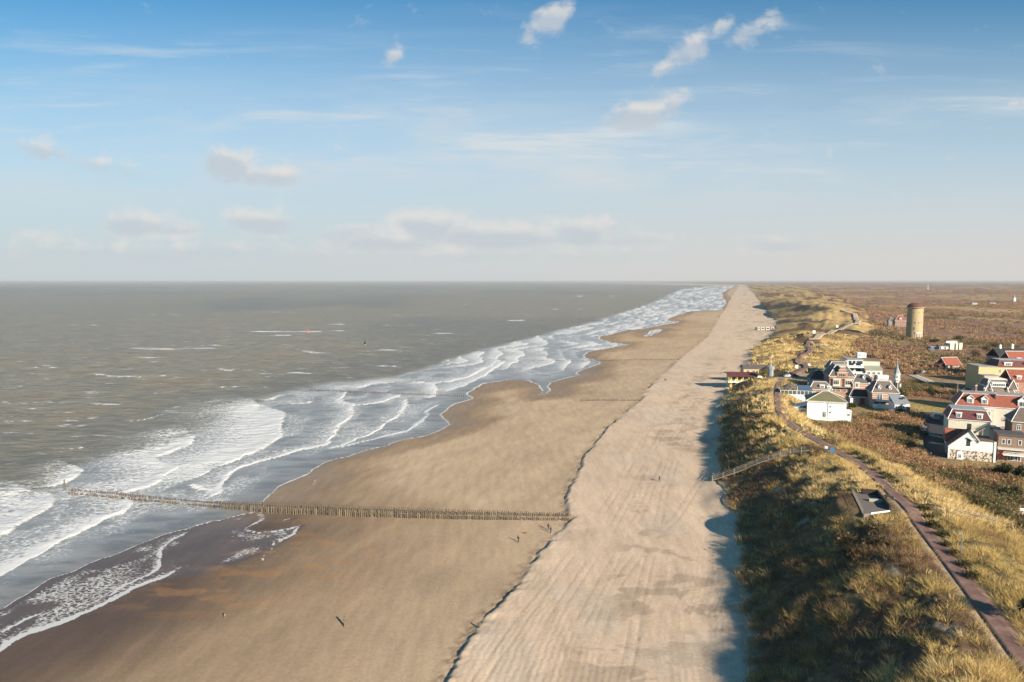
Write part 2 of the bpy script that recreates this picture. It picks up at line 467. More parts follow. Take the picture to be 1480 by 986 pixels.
def mat_sea():
    m, t, b = material('sea_water')
    P = pos(t)
    col = t.attr('Col', 0); foam = t.attr('foam'); chop = t.attr('chop')
    lace = foam_noise(t, P)
    fm = t.ramp(t.math('SUBTRACT', foam, lace), -.10, .24)
    # small wind whitecaps out at sea
    wq = t.mapv(P, (.035, .10, 1), (0, 0, R(-8)))
    wc = t.noise(wq, 1.0, 5, .62)
    wc2 = t.noise(t.mapv(P, (.2, .5, 1)), 1.0, 4, .7)
    caps = t.math('MULTIPLY', t.ramp(wc, .585, .66), t.ramp(wc2, .46, .60))
    caps = t.math('MULTIPLY', caps, t.attr('caps'))
    fm = t.math('MAXIMUM', fm, caps)
    v = t.noise(t.mapv(P, (.016, .05, 1)), 1.0, 5, .6)
    v2 = t.noise(t.mapv(P, (.07, .20, 1), (0, 0, R(8))), 1.0, 5, .65)
    base = t.mix(t.ramp(v, .35, .68), col, t.mix(1.0, col, (.82, .84, .86), 'MULTIPLY'))
    base = t.mix(t.ramp(v2, .40, .66), base, t.mix(1.0, base, (.60, .62, .64), 'MULTIPLY'))
    base = t.mix(t.ramp(foam, .12, .9, 0, .45, 'LINEAR'), base, (.46, .47, .475))
    t.put(b.inputs['Base Color'], t.mix(fm, base, (.64, .635, .62)))
    t.put(b.inputs['Roughness'], t.ramp(fm, 0, 1, .30, .9, 'LINEAR'))
    b.inputs['IOR'].default_value = 1.33; b.inputs['Specular IOR Level'].default_value = .32
    h = t.math('ADD', t.math('MULTIPLY', t.noise(t.mapv(P, (.12, .30, 1), (0, 0, R(14))), 1.0, 5, .62), 3.6), t.math('MULTIPLY', t.noise(t.mapv(P, (.7, 1.4, 1), (0, 0, R(10))), 1.0, 4, .6), .45))
    h = t.math('MULTIPLY', h, chop)
    h = t.math('ADD', h, t.math('MULTIPLY', fm, .08))
    t.put(b.inputs['Normal'], t.bump(h, 1.0, 1.0))
    return m

def mat_ground(name, sc=1.0, bumpd=.35):
    m, t, b = material(name)
    P = pos(t)
    col = t.attr('Col', 0)
    n1 = t.noise(P, .9 * sc, 5, .7); n2 = t.noise(P, .12 * sc, 4, .6)
    v = t.math('ADD', t.math('MULTIPLY', n1, .6), t.math('MULTIPLY', n2, .4))
    k = t.ramp(v, .32, .68, .62, 1.3)
    cc = t.new('ShaderNodeCombineColor')
    for i in range(3): t.put(cc.inputs[i], k)
    t.put(b.inputs['Base Color'], t.mix(1.0, col, cc.outputs[0], 'MULTIPLY'))
    b.inputs['Roughness'].default_value = .95; b.inputs['Specular IOR Level'].default_value = .1
    t.put(b.inputs['Normal'], t.bump(n1, .8, bumpd))
    return m

M = {}
M['white'] = mat_paint('white_paint', (.80, .79, .76), .6, .16)
M['cream'] = mat_paint('cream_render', (.66, .60, .48), .75, .14)
M['yellow_wall'] = mat_paint('yellow_render', (.55, .42, .22), .75, .12)
M['pale_wall'] = mat_paint('pale_render', (.58, .53, .46), .75, .14)
M['yellow_paint'] = mat_paint('yellow_paint', (.66, .48, .06), .6, .15)
M['brick'] = mat_brick('red_brick', (.34, .12, .075), (.42, .17, .10), (.42, .36, .30))
M['brick_band'] = mat_brick('banded_brick', (.36, .13, .08), (.44, .18, .11), (.45, .38, .32), (.95, .28, (.60, .52, .42)))
M['brick_brown'] = mat_brick('brown_brick', (.22, .12, .075), (.28, .16, .10), (.3, .26, .22))
M['tower_brick'] = mat_brick('tower_brick', (.42, .29, .14), (.50, .36, .18), (.45, .38, .26))
M['slate'] = mat_tiles('slate_roof', (.095, .082, .074), (.15, .13, .115))
M['slate_brown'] = mat_tiles('brown_slate_roof', (.13, .095, .075), (.19, .145, .115))
M['black_roof'] = mat_tiles('black_roof', (.022, .021, .022), (.04, .038, .038))
M['red_tile'] = mat_tiles('red_roof_tiles', (.25, .062, .036), (.34, .105, .06))
M['maroon_tile'] = mat_tiles('maroon_roof_tiles', (.095, .026, .028), (.15, .04, .04))
M['dome_tile'] = mat_tiles('tower_cap_tiles', (.12, .045, .035), (.18, .075, .05))
M['olive_roof'] = mat_tiles('olive_roof_felt', (.145, .13, .062), (.20, .18, .09), .5, lines=.2)
M['flat_roof'] = mat_paint('grey_flat_roof', (.32, .30, .28), .9, .25, .5)
M['brown_flat'] = mat_paint('brown_gravel_roof', (.21, .15, .095), .9, .2, .7)
M['zinc'] = mat_paint('zinc_sheet', (.36, .37, .37), .45, .15, .8, .2)
M['green_zinc'] = mat_paint('weathered_roof_sheet', (.33, .34, .27), .6, .15, .8)
M['glass'] = mat_glass('window_glass')
M['blue_glass'] = mat_glass('terrace_glass', (.055, .07, .08))
M['dark_frame'] = mat_paint('dark_frame', (.035, .035, .04), .5, .2)
M['dark_red'] = mat_paint('dark_red_paint', (.16, .03, .028), .6, .2)
M['red_cloth'] = mat_paint('red_cloth', (.38, .03, .03), .8, .15)
M['grey_wall'] = mat_paint('grey_wall', (.30, .27, .25), .8, .2)
M['black_wood'] = mat_paint('tarred_boards', (.035, .025, .022), .8, .3, 3)
M['stone_rubble'] = None
M['wood_grey'] = mat_wood('weathered_wood', (.20, .165, .125), (.36, .31, .245))
M['deck_wood'] = mat_wood('deck_boards', (.13, .105, .09), (.19, .155, .135))
M['pole_wood'] = mat_wood('groyne_wood', (.060, .045, .032), (.20, .155, .098))
M['pole_dark'] = mat_wood('groyne_wood_wet', (.07, .052, .038), (.17, .13, .09))
M['steel'] = mat_paint('galvanised_steel', (.42, .43, .44), .4, .1, 2, .6)
M['asphalt'] = mat_paint('asphalt', (.045, .043, .044), .9, .3, .6)
M['concrete'] = mat_paint('concrete', (.40, .36, .30), .9, .15, .8)
M['sand_paving'] = mat_paint('sandy_paving', (.42, .32, .22), .95, .2, .5)
M['blue_paint'] = mat_paint('blue_paint', (.06, .17, .32), .5, .15)
M['tyre'] = mat_paint('tyre_rubber', (.02, .02, .02), .8, .1)
M['car_silver'] = mat_paint('silver_car_paint', (.50, .51, .52), .3, .04, 1, .3)
M['car_blue'] = mat_paint('blue_grey_car_paint', (.12, .17, .22), .3, .05, 1, .3)
M['car_dark'] = mat_paint('dark_car_paint', (.03, .03, .035), .3, .1, 1, .2)
M['car_white'] = mat_paint('white_car_paint', (.72, .72, .70), .3, .04)
M['skin'] = mat_paint('skin', (.45, .27, .19), .6, .1)
M['cloth_dark'] = mat_paint('dark_clothing', (.02, .02, .025), .85, .2, 6)
M['cloth_blue'] = mat_paint('blue_clothing', (.05, .07, .13), .85, .2, 6)
M['cloth_red'] = mat_paint('red_clothing', (.40, .04, .03), .85, .2, 6)
M['cloth_white'] = mat_paint('pale_clothing', (.65, .62, .58), .85, .1, 6)
M['hair'] = mat_paint('brown_hair', (.05, .03, .02), .7, .2, 9)
M['dog_fur'] = mat_paint('ginger_fur', (.38, .17, .07), .9, .3, 9)
M['sail_red'] = mat_paint('red_sail', (.65, .04, .03), .5, .1)
M['grass'] = mat_attr_leaf('marram_blades', .22)
M['scrub'] = mat_attr_leaf('bare_scrub_twigs', .15)
M['leaf'] = mat_attr_leaf('shrub_leaves', .25)
M['bark'] = mat_wood('bark', (.06, .045, .03), (.12, .09, .065))
M['sand'] = mat_sand(); M['sea'] = mat_sea()
M['dune'] = mat_ground('dune_ground'); M['heath'] = mat_ground('scrub_ground', .6, .9)

def _rubble():
    m, t, b = material('rubble_stone')
    c = ocoord(t)
    vo = t.new('ShaderNodeTexVoronoi'); t.put(vo.inputs['Vector'], c); vo.inputs['Scale'].default_value = 3.2
    k = t.new('ShaderNodeSeparateColor'); t.put(k.inputs[0], vo.outputs['Color'])
    t.put(b.inputs['Base Color'], t.mix(t.ramp(k.outputs[0], .35, .65), (.17, .12, .085), (.66, .60, .52)))
    b.inputs['Roughness'].default_value = .9
    return m
M['stone_rubble'] = _rubble()

def _pavers():
    m, t, b = material('red_brick_paving')
    P = pos(t)
    br = t.new('ShaderNodeTexBrick'); t.put(br.inputs['Vector'], t.mapv(P, rot=(0, 0, R(-25))))
    br.inputs['Color1'].default_value = (.165, .085, .066, 1); br.inputs['Color2'].default_value = (.22, .118, .092, 1); br.inputs['Mortar'].default_value = (.15, .10, .085, 1)
    br.inputs['Scale'].default_value = 1; br.inputs['Brick Width'].default_value = .22; br.inputs['Row Height'].default_value = .11; br.inputs['Mortar Size'].default_value = .008
    n = t.noise(P, .5, 5, .65)
    c = t.mix(t.ramp(n, .42, .72, 0, .7), br.outputs[0], (.30, .20, .145))
    t.put(b.inputs['Base Color'], c); b.inputs['Roughness'].default_value = .9
    return m
M['pavers'] = _pavers()
# ------------------------------------------------------------------ ground sheets
yp = np.concatenate([np.arange(1500, 640, -1.9), np.arange(640, 409.2, -1.35), [409.0, 408.6, 408.2]])
ROWY = CAMZ * FPX / (yp - HORIZ)          # about 54 m ... 49 km
nr = len(ROWY)
def mix3(a, b, t): return a * (1 - t[..., None]) + b * t[..., None]
C = lambda *v: np.array(v)

def warp(X, Y):
    f = ss(Y, 250, 800) * 16
    return (X + (fbm(X / 8, Y / 11, 61, 4) - .5) * 4.4 + (fbm(X / 45, Y / 70, 65, 3) - .5) * f, Y + (fbm(X / 8, Y / 11, 62, 4) - .5) * 4.4 + (fbm(X / 45, Y / 70, 66, 3) - .5) * f)

_wd0 = water_d
def water_d(X, Y):
    a, b = warp(X, Y); return _wd0(a, b)

# --- right-hand limit of the water sheet per row
dense = smooth_poly(SHORE, 4)
_lx = np.interp(np.arange(nr), np.arange(nr), [max([p[0] for p in dense if abs(p[1] - y) < .07 * y + 6] or [np.interp(y, _sy, _sx) - 40]) for y in ROWY])
_lx = np.array([_lx[max(0, i - 14):i + 15].max() for i in range(nr)]); _lx = np.convolve(np.pad(_lx, 20, mode='edge'), np.ones(41) / 41, 'valid')
sea_right = np.minimum(_lx + 12 + .03 * ROWY, np.interp(ROWY, _sy, _sx) - 5)

# --- beach
nb = 430
tcol = np.linspace(0, 1, nb)
fxr = foot_x(ROWY)
leftX = np.maximum(-0.98 * ROWY, np.minimum(np.interp(ROWY, SHORE[np.argsort(SHORE[:, 1]), 1], SHORE[np.argsort(SHORE[:, 1]), 0]) - 70 - .06 * ROWY, fxr - 30))
X = leftX[:, None] + (fxr - leftX)[:, None] * tcol[None, :]
Y = np.repeat(ROWY[:, None], nb, 1)
D = water_d(X, Y)
Z = beach_z(X, Y, D)
sc = X - scarp_x(Y); fx2 = foot_x(Y)
up = ss(sc, -.3, .6)
# wheel ruts and wind ripples of the dry sand: real relief
acr = sc + (fbm(X / 60, Y / 160, 71, 2) - .5) * 7
rutm = ss(fbm(X / 16, Y / 60, 72, 3), .42, .62) * up * (1 - ss(Y, 160, 420))
nf = 1 - ss(X - fx2, -4, -.5)
up = up * np.where(X > fx2 - .01, 0, 1) if False else up
Z += nf * rutm * (np.sin(acr * 2 * math.pi / 1.15) * .026 + np.sin(acr * 2 * math.pi / .47 + 2 * fbm(X / 5, Y / 12, 73, 2)) * .012)
Z += nf * up * (fbm(X / 2.2, Y / 2.2, 74, 3) - .5) * .06 * (1 - ss(Y, 200, 500))
Z += nf * up * (fbm(X / 14, Y / 14, 75, 3) - .5) * .10
trk = np.zeros(X.shape)
for px in ([(760, 1040), (790, 986), (850, 880), (905, 780), (950, 690), (985, 610), (1010, 560), (1040, 500), (1056, 470)], [(690, 1040), (740, 986), (815, 870), (880, 770), (930, 680), (968, 600), (990, 545)],
           [(890, 1040), (900, 986), (930, 850), (955, 740), (985, 640), (1015, 560)], [(655, 1030), (700, 965), (790, 845), (860, 755), (915, 665), (945, 600)], [(820, 1040), (850, 960), (880, 870), (925, 800), (985, 740), (1010, 700)]):
    dT, _s = seg_dist(X + (fbm(X / 15, Y / 30, 97, 2) - .5) * 1.6, Y, smooth_poly(poly(px, 2.0), 5))
    trk = np.maximum(trk, np.exp(-((dT - .9) / .20) ** 2) * np.interp(Y, [80, 250, 500], [1, .8, .3]) * ss(fbm(X / 10, Y / 25, 98, 3), .30, .50))
trk = trk * up * nf
Z -= trk * .05
crumb = np.exp(-(sc / 1.6) ** 2) * (1 - ss(Y, 200, 600))
Z += crumb * (fbm(X / 1.2, Y / 1.2, 76, 3) - .5) * .5
# colours of the sand itself: wet, damp, dry, iron-stained
dry, damp, mid, wetc = C(.60, .45, .318), C(.47, .345, .225), C(.335, .235, .146), C(.108, .071, .050)
rng = np.interp(Y, [140, 175, 200, 420], [112, 88, 30, 36])
nz = fbm(X / 22, Y / 40, 81, 4) - .5
streak = .6 * fbm((X * .80 - Y * .60) / 7, (X * .60 + Y * .80) / 46, 82, 5) + .4 * fbm((X * .95 - Y * .3) / 2.2, (X * .3 + Y * .95) / 20, 95, 3) - .5
wet = np.clip(1 - ss(D + nz * 26 + streak * 30, -4, rng), 0, 1)
film = inside(*warp(X, Y), FILM)
fd, _ = seg_dist(X, Y, np.vstack([FILM, FILM[:1]]))
fd = np.where(film, fd, -fd)
bare = np.exp(-(((X + 72) / 7) ** 2 + ((Y - 141) / 9) ** 2) ** 1.2)
wet = np.clip(np.maximum(wet, ss(fd, -4, .6)), 0, 1)
low = mix3(mix3(damp, mid, ss(wet + streak * .6, .05, .60)), wetc, ss(wet + streak * .35, .50, .95) * np.interp(Y, [160, 185], [1, .30]))
pt = fbm(X / 30, Y / 18, 83, 3) - .5
low = low * (1 + .42 * streak + .20 * pt)[..., None]
iron = ss(fbm(X / 6, Y / 2.6, 84, 4), .52, .72) * np.exp(-(((X + 47) / 13) ** 2 + ((Y - 147) / 16) ** 2)) + .8 * ss(fbm(X / 7, Y / 3, 85, 4), .5, .7) * np.exp(-(((X + 55) / 16) ** 2 + ((Y - 128) / 8) ** 2))
low = mix3(low, C(.40, .20, .075), np.clip(iron, 0, .36))
far_or = ss(Y, 420, 900) * ss(fbm(X / 60, Y / 60, 86, 3), .4, .65) * .5
low = mix3(low, C(.40, .25, .13), far_or)
upc = np.ones(X.shape + (1,)) * dry
patch = ss(fbm(X / 6.5 + fbm(X / 9, Y / 9, 94, 2) * 2, Y / 4.6, 87, 5), .53, .60) * ss(fbm(X / 22, Y / 40, 88, 3), .42, .56) * ss(sc / np.maximum(fx2 - scarp_x(Y), 5), .30, .5)
upc = upc * (1 - .26 * patch)[..., None]
upc = upc * (1 + .22 * (fbm(X / 9, Y / 30, 89, 4) - .5) + .16 * (fbm(acr / .9, Y / 60, 90, 3) - .5) + .10 * (fbm(acr / .35, Y / 50, 96, 2) - .5))[..., None]
pale = ss(fbm(X / 12, Y / 20, 91, 3), .55, .75)
upc = mix3(upc, C(.54, .44, .34), pale * .5)
upc = upc * (1 - .24 * trk)[..., None]
colr = mix3(low, upc, up)
litter = np.exp(-((sc + 1.2) / 1.4) ** 2) * ss(fbm(X / 1.3, Y / 1.3, 92, 3), .5, .6) * .5
colr = mix3(colr, C(.16, .11, .075), litter)
wattr = wet ** 2 * (1 - up)
wattr = np.clip(wattr * .75 + ss(fd, -1, .8) * .4, 0, 1)
# foam lying on the wet sand
foam = np.zeros(X.shape)
def front(px, z, width, trail, amt, solid=1.0, X=X, Y=Y):
    P = smooth_poly(poly(px, z), 5)
    xx = X + (fbm(X / 6, Y / 8, 63, 5) - .5) * 4.2; yy = Y + (fbm(X / 6, Y / 8, 64, 5) - .5) * 4.2
    d, sd = seg_dist(xx, yy, P); width = np.maximum(width, .011 * Y * ss(Y, 350, 600))
    # fade at the loose ends of the line
    e0 = np.hypot(xx - P[0][0], yy - P[0][1]); e1 = np.hypot(xx - P[-1][0], yy - P[-1][1])
    endf = ss(np.minimum(e0, e1), 0, 4 * width + 2)
    sea = amt * (1.35 * np.exp(-d / (trail * 1.35))) + solid * .85 * np.exp(-(d / (width * 1.0)) ** 2)
    lan = solid * np.exp(-(d / (.32 * width)) ** 2)
    return np.where(sd > 0, sea, lan) * (.35 + .65 * endf)
for a in (([(-80, 992), (0, 941), (35, 919), (99, 898), (156, 875), (192, 857), (230, 842), (263, 822)], .05, .9, 3.0, .50, .95),
          ([(150, 868), (180, 850), (205, 836), (232, 818), (234, 796), (270, 768)], .05, .5, 2.6, .48, .6),
          ([(0, 920), (40, 897), (88, 880)], .05, .6, 2.0, .45, .6),
          ([(345, 766), (355, 768), (390, 770), (438, 760)], .05, .28, 1.6, .35, .95),
          ([(401, 792), (404, 786), (413, 783), (438, 760)], .05, .5, 2.4, .40, .95),
          ([(369, 739), (373, 753), (356, 766)], .05, .45, 1.5, .3, .9),
          ([(404, 756), (432, 747)], .05, .2, .4, .1, .9),
          ([(444, 690), (450, 696), (447, 703)], .05, .2, .6, .2, .7),
          ([(382, 815), (379, 806), (384, 800)], .05, .25, .8, .2, .8),
          ([(388, 800), (392, 797), (391, 790), (397, 786)], .05, .25, .8, .2, .8)):
    foam = np.maximum(foam, front(*a))
foam = np.maximum(foam, np.where(film, .36 * ss(fd, 0, 3) * (1 - bare) * ss(fbm(X / 8, Y / 8, 93, 3), .38, .60) + .12, 0))
foam = np.maximum(foam, (1 - np.exp(-((D) / .5) ** 2) < .5) * .0)
V = np.stack([X, Y, Z], -1).reshape(-1, 3)
me = np_mesh('beach', V, grid_faces(nr, nb), M['sand'], {'Col': np.clip(colr, 0, 1).reshape(-1, 3), 'wet': wattr.ravel(), 'foam': np.clip(foam, 0, 1.2).ravel()})
tag(link('beach', me), kind='structure')

# --- sea
ns = 760
t = np.linspace(0, 1, ns)
sx0 = -0.98 * ROWY
Xs = sx0[:, None] + (sea_right - sx0)[:, None] * t[None, :]
Ys = np.repeat(ROWY[:, None], ns, 1)
D = water_d(Xs, Ys)
OUT_PX = [(-260, 840), (-80, 745), (0, 716), (60, 704), (90, 676), (150, 660), (215, 648), (262, 632), (300, 612), (372, 578), (430, 560), (470, 553), (560, 545), (640, 520), (700, 503), (765, 487), (840, 468), (900, 450), (940, 436), (965, 424), (985, 417.5), (1020, 413.5), (1060, 410.5)]
O, osd = seg_dist(*warp(Xs, Ys), smooth_poly(poly(OUT_PX), 3)); O = -O * osd       # + inside the surf
surf = ss(O, -3, 6 + .01 * Ys)
foam = np.zeros(Xs.shape)
nsf = fbm(Xs / 9, Ys / 14, 101, 4)
foam = surf * (.16 + .30 * ss(nsf, .36, .66)) * ss(-D, 0, 14)
F = lambda *a: front(*a, X=Xs, Y=Ys)
for a in (([(-80, 812), (0, 776), (30, 757), (60, 740), (78, 727), (80, 718), (60, 711)], 0, 1.7, 15, .75),
          ([(-80, 872), (0, 830), (50, 805), (100, 779), (150, 752), (184, 739), (189, 728), (180, 718)], 0, 1.4, 9, .68),
          ([(58, 702), (85, 697), (110, 685), (116, 675), (106, 670)], .5, 2.2, 6, .85),
          ([(150, 716), (185, 711), (215, 701), (240, 688), (251, 675), (234, 667), (226, 660), (255, 651), (281, 637), (277, 628)], 0, 1.9, 14, .72),
          ([(304, 722), (320, 707), (324, 693), (344, 677), (384, 665), (435, 652), (472, 641), (478, 632), (509, 595), (506, 585), (492, 580), (505, 566)], 0, 1.2, 8, .55),
          ([(265, 700), (300, 708), (318, 708)], 0, .8, 6, .5),
          ([(319, 673), (341, 663), (368, 652), (385, 645), (404, 631), (401, 616), (411, 600), (388, 589)], 0, 1.9, 22, .85),
          ([(474, 651), (520, 634), (557, 613), (584, 592), (587, 577)], 0, .8, 7, .45),
          ([(482, 649), (536, 636), (590, 621), (614, 606), (621, 594), (638, 584)], 0, .7, 4, .35),
          ([(640, 566), (666, 559), (699, 543), (731, 521)], 0, 1.0, 14, .55),
          ([(620, 556), (674, 546), (706, 530)], 0, 1.2, 12, .55),
          ([(510, 561), (540, 556), (574, 552)], 0, 2.0, 14, .7),
          ([(600, 575), (628, 573), (629, 564), (624, 555), (596, 551)], 0, 1.4, 10, .6),
          ([(372, 577), (390, 577), (409, 571)], .4, 2.4, 5, .9),
          ([(512, 587), (557, 580), (580, 570)], 0, 1.2, 9, .6),
          ([(410, 586), (440, 583), (452, 579)], 0, 1.2, 8, .5),
          ([(345, 479), (430, 480), (516, 477.5)], 0, 2.2, 4, .5, .9), ([(380, 484), (412, 485), (446, 483)], 0, 1.6, 4, .4, .8),
          ([(280, 481), (345, 479)], 0, 1.6, 3, .3, .6), ([(460, 469), (500, 468.5), (520, 467)], 0, 2.4, 4, .3, .8), ([(336, 470), (374, 471)], 0, 2, 3, .3, .7),
          ([(718, 462), (745, 463.5), (778, 462)], 0, 3, 4, .4, .9), ([(433, 506), (452, 510), (486, 510)], 0, 1.2, 3, .3, .8), ([(526, 528), (552, 529), (578, 532)], 0, 1.2, 4, .3, .8),
          ([(313, 533), (330, 536), (345, 533)], 0, 1.6, 4, .5, .9), ([(176, 503), (235, 505), (330, 503)], 0, 1.6, 5, .4, .75), ([(188, 517), (240, 517)], 0, 1.2, 4, .4, .7),
          ([(128, 541), (180, 545), (256, 543)], 0, 1.3, 5, .4, .8), ([(168, 609), (205, 607), (242, 599)], 0, .6, 3, .3, .7), ([(100, 650), (135, 646)], 0, .7, 3, .35, .7), ([(0, 560), (45, 557)], 0, 1, 4, .3, .6)):
    foam = np.maximum(foam, F(*a))
# farther along the coast the breakers come in as rows
fard = ss(Ys, 400, 520)
ph = (-D) / np.interp(Ys, [400, 900, 3000, 9000], [15, 22, 45, 90]) + (fbm(Xs / 70, Ys / 130, 103, 3) - .5) * 3.2
saw = ph - np.floor(ph)
foam = np.maximum(foam, fard * surf * (.30 + .75 * np.exp(-saw * 3.2)) * (.55 + .7 * ss(fbm(Xs / 40, Ys / 90, 104, 3), .3, .65)) * ss(-D, 0, 6))
# a few longer broken crests out on the open water
for (px, py, ln) in ((60, 532, 26), (236, 455, 22), (395, 452, 30), (590, 455, 26), (640, 483, 40), (575, 470, 28), (300, 500, 26), (20, 610, 30), (330, 560, 30), (560, 507, 34), (120, 470, 24), (690, 440, 26), (820, 447, 30), (860, 428, 36), (150, 585, 30), (430, 540, 26)):
    foam = np.maximum(foam, F([(px - ln, py + 1), (px, py - .6), (px + ln, py + .8)], 0, 1.0, 3.5, .42, .75))
# the water's edge
k = np.clip(Ys / 200, .6, 6)
foam = np.maximum(foam, 1.05 * np.exp(-(np.maximum(-D, 0) / (.60 * k)) ** 1.5) * (D < .8 * k) * (.95 + .3 * fbm(Xs / 6, Ys / 8, 105, 3)))
deep = ss(-D, 40, 140) * (1 - surf)
openc = C(.26, .212, .135); brown = C(.30, .222, .118); surfc = C(.31, .315, .315); edge = C(.235, .215, .195)
colw = mix3(np.ones(Xs.shape + (1,)) * openc, brown, ss(fbm(Xs / 50, Ys / 40, 106, 4), .5, .72) * .8)
colw = mix3(colw, C(.150, .142, .115), ss(fbm(Xs / 400, Ys / 900, 107, 3), .5, .7) * .6)
colw = mix3(colw, surfc, surf * .85)
colw = mix3(colw, edge, ss(D, -14, -1) * .7)
# relief: swell, breaker fronts
amp = ss(-D, 3, 60) * (1 - ss(Ys, 350, 900))
wx = Xs * .95 + Ys * .30
zs = amp * (.22 * np.sin(wx * 2 * math.pi / 24 + 5 * fbm(Xs / 60, Ys / 60, 108, 2)) + .55 * (fbm(Xs / 7, Ys / 10, 109, 4) - .5))
zs += np.clip(foam - .55, 0, .5) * .9 * ss(-D, 6, 30) * (1 - ss(Ys, 500, 1200))
zs = np.where(D > 0, -.06, np.where(D > -1.5, 0, zs))
V = np.stack([Xs, Ys, zs], -1).reshape(-1, 3)
chop = np.clip(ss(-D, 1, 40) * (.35 + .65 * (1 - surf)), .06, 1) * np.interp(Ys, [100, 300, 1500, 6000], [.55, .8, .9, .6])
me = np_mesh('sea', V, grid_faces(nr, ns), M['sea'], {'Col': np.clip(colw, 0, 1).reshape(-1, 3), 'foam': np.clip(foam, 0, 1.2).ravel(), 'chop': chop.ravel(), 'caps': (ss(-D, 60, 120) * (1 - surf)).ravel()})
tag(link('sea', me), kind='structure')

# --- dunes, then the low scrub country behind them
def land_sheet(name, x0, x1, nc, power, mat, sideways=None):
    tt = np.linspace(0, 1, nc) ** power
    X = x0[:, None] + (x1 - x0)[:, None] * tt[None, :]
    Y = np.repeat(ROWY[:, None], nc, 1)
    Z = land_z(X, Y)
    Z[:, 0] = np.where(np.abs(X[:, 0] - foot_x(ROWY)) < 1e-6, beach_z(X[:, 0], ROWY), Z[:, 0])
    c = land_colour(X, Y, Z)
    V = np.stack([X, Y, Z], -1).reshape(-1, 3)
    me = np_mesh(name, V, grid_faces(nr, nc), mat, {'Col': np.clip(c, 0, 1).reshape(-1, 3)})
    return tag(link(name, me), kind='structure')

def heath_mask(X, Y):
    """brown heather and creeping willow among the marram"""
    m = ss(fbm(X / 16, Y / 22, 121, 4), .57, .66)
    a = at(1225, 712, 17); m = np.maximum(m, np.exp(-(((X - a[0]) / 7) ** 2 + ((Y - a[1]) / 12) ** 2)))
    a = at(1245, 775, 17.5); m = np.maximum(m, np.exp(-(((X - a[0]) / 5.5) ** 2 + ((Y - a[1]) / 6) ** 2)))
    for (px, py, rx, ry) in ((1125, 770, 5, 14), (1118, 860, 5, 10), (1110, 690, 5, 14)):  # heath added on the seaward flank, its brown also carrying the slope's shade
        a = at(px, py, 13); m = np.maximum(m, .85 * np.exp(-(((X - a[0]) / rx) ** 2 + ((Y - a[1]) / ry) ** 2)))
    a = at(1165, 760, 18); m = np.maximum(m, .9 * np.exp(-(((X - a[0]) / 5) ** 2 + ((Y - a[1]) / 10) ** 2)))
    return np.clip(m, 0, 1) * np.where(X - path_x(Y) > 0, .35, 1)

def strips(X, Y):
    return ss(fbm(X / 170, Y / 420, 137, 4), .60, .68) * ss(Y, 550, 800)

def dune_w(Y):
    return np.where(Y < PATH_END, (path_x(Y) - foot_x(Y)) + np.interp(Y, [0, 105, 125, 150, 175, 215, 260], [40, 30, 20, 12, 8, 7.5, 8]), np.interp(Y, [PATH_END, 420, 600, 900, 1600, 4000, 9000], [42, 62, 95, 130, 220, 400, 700]))

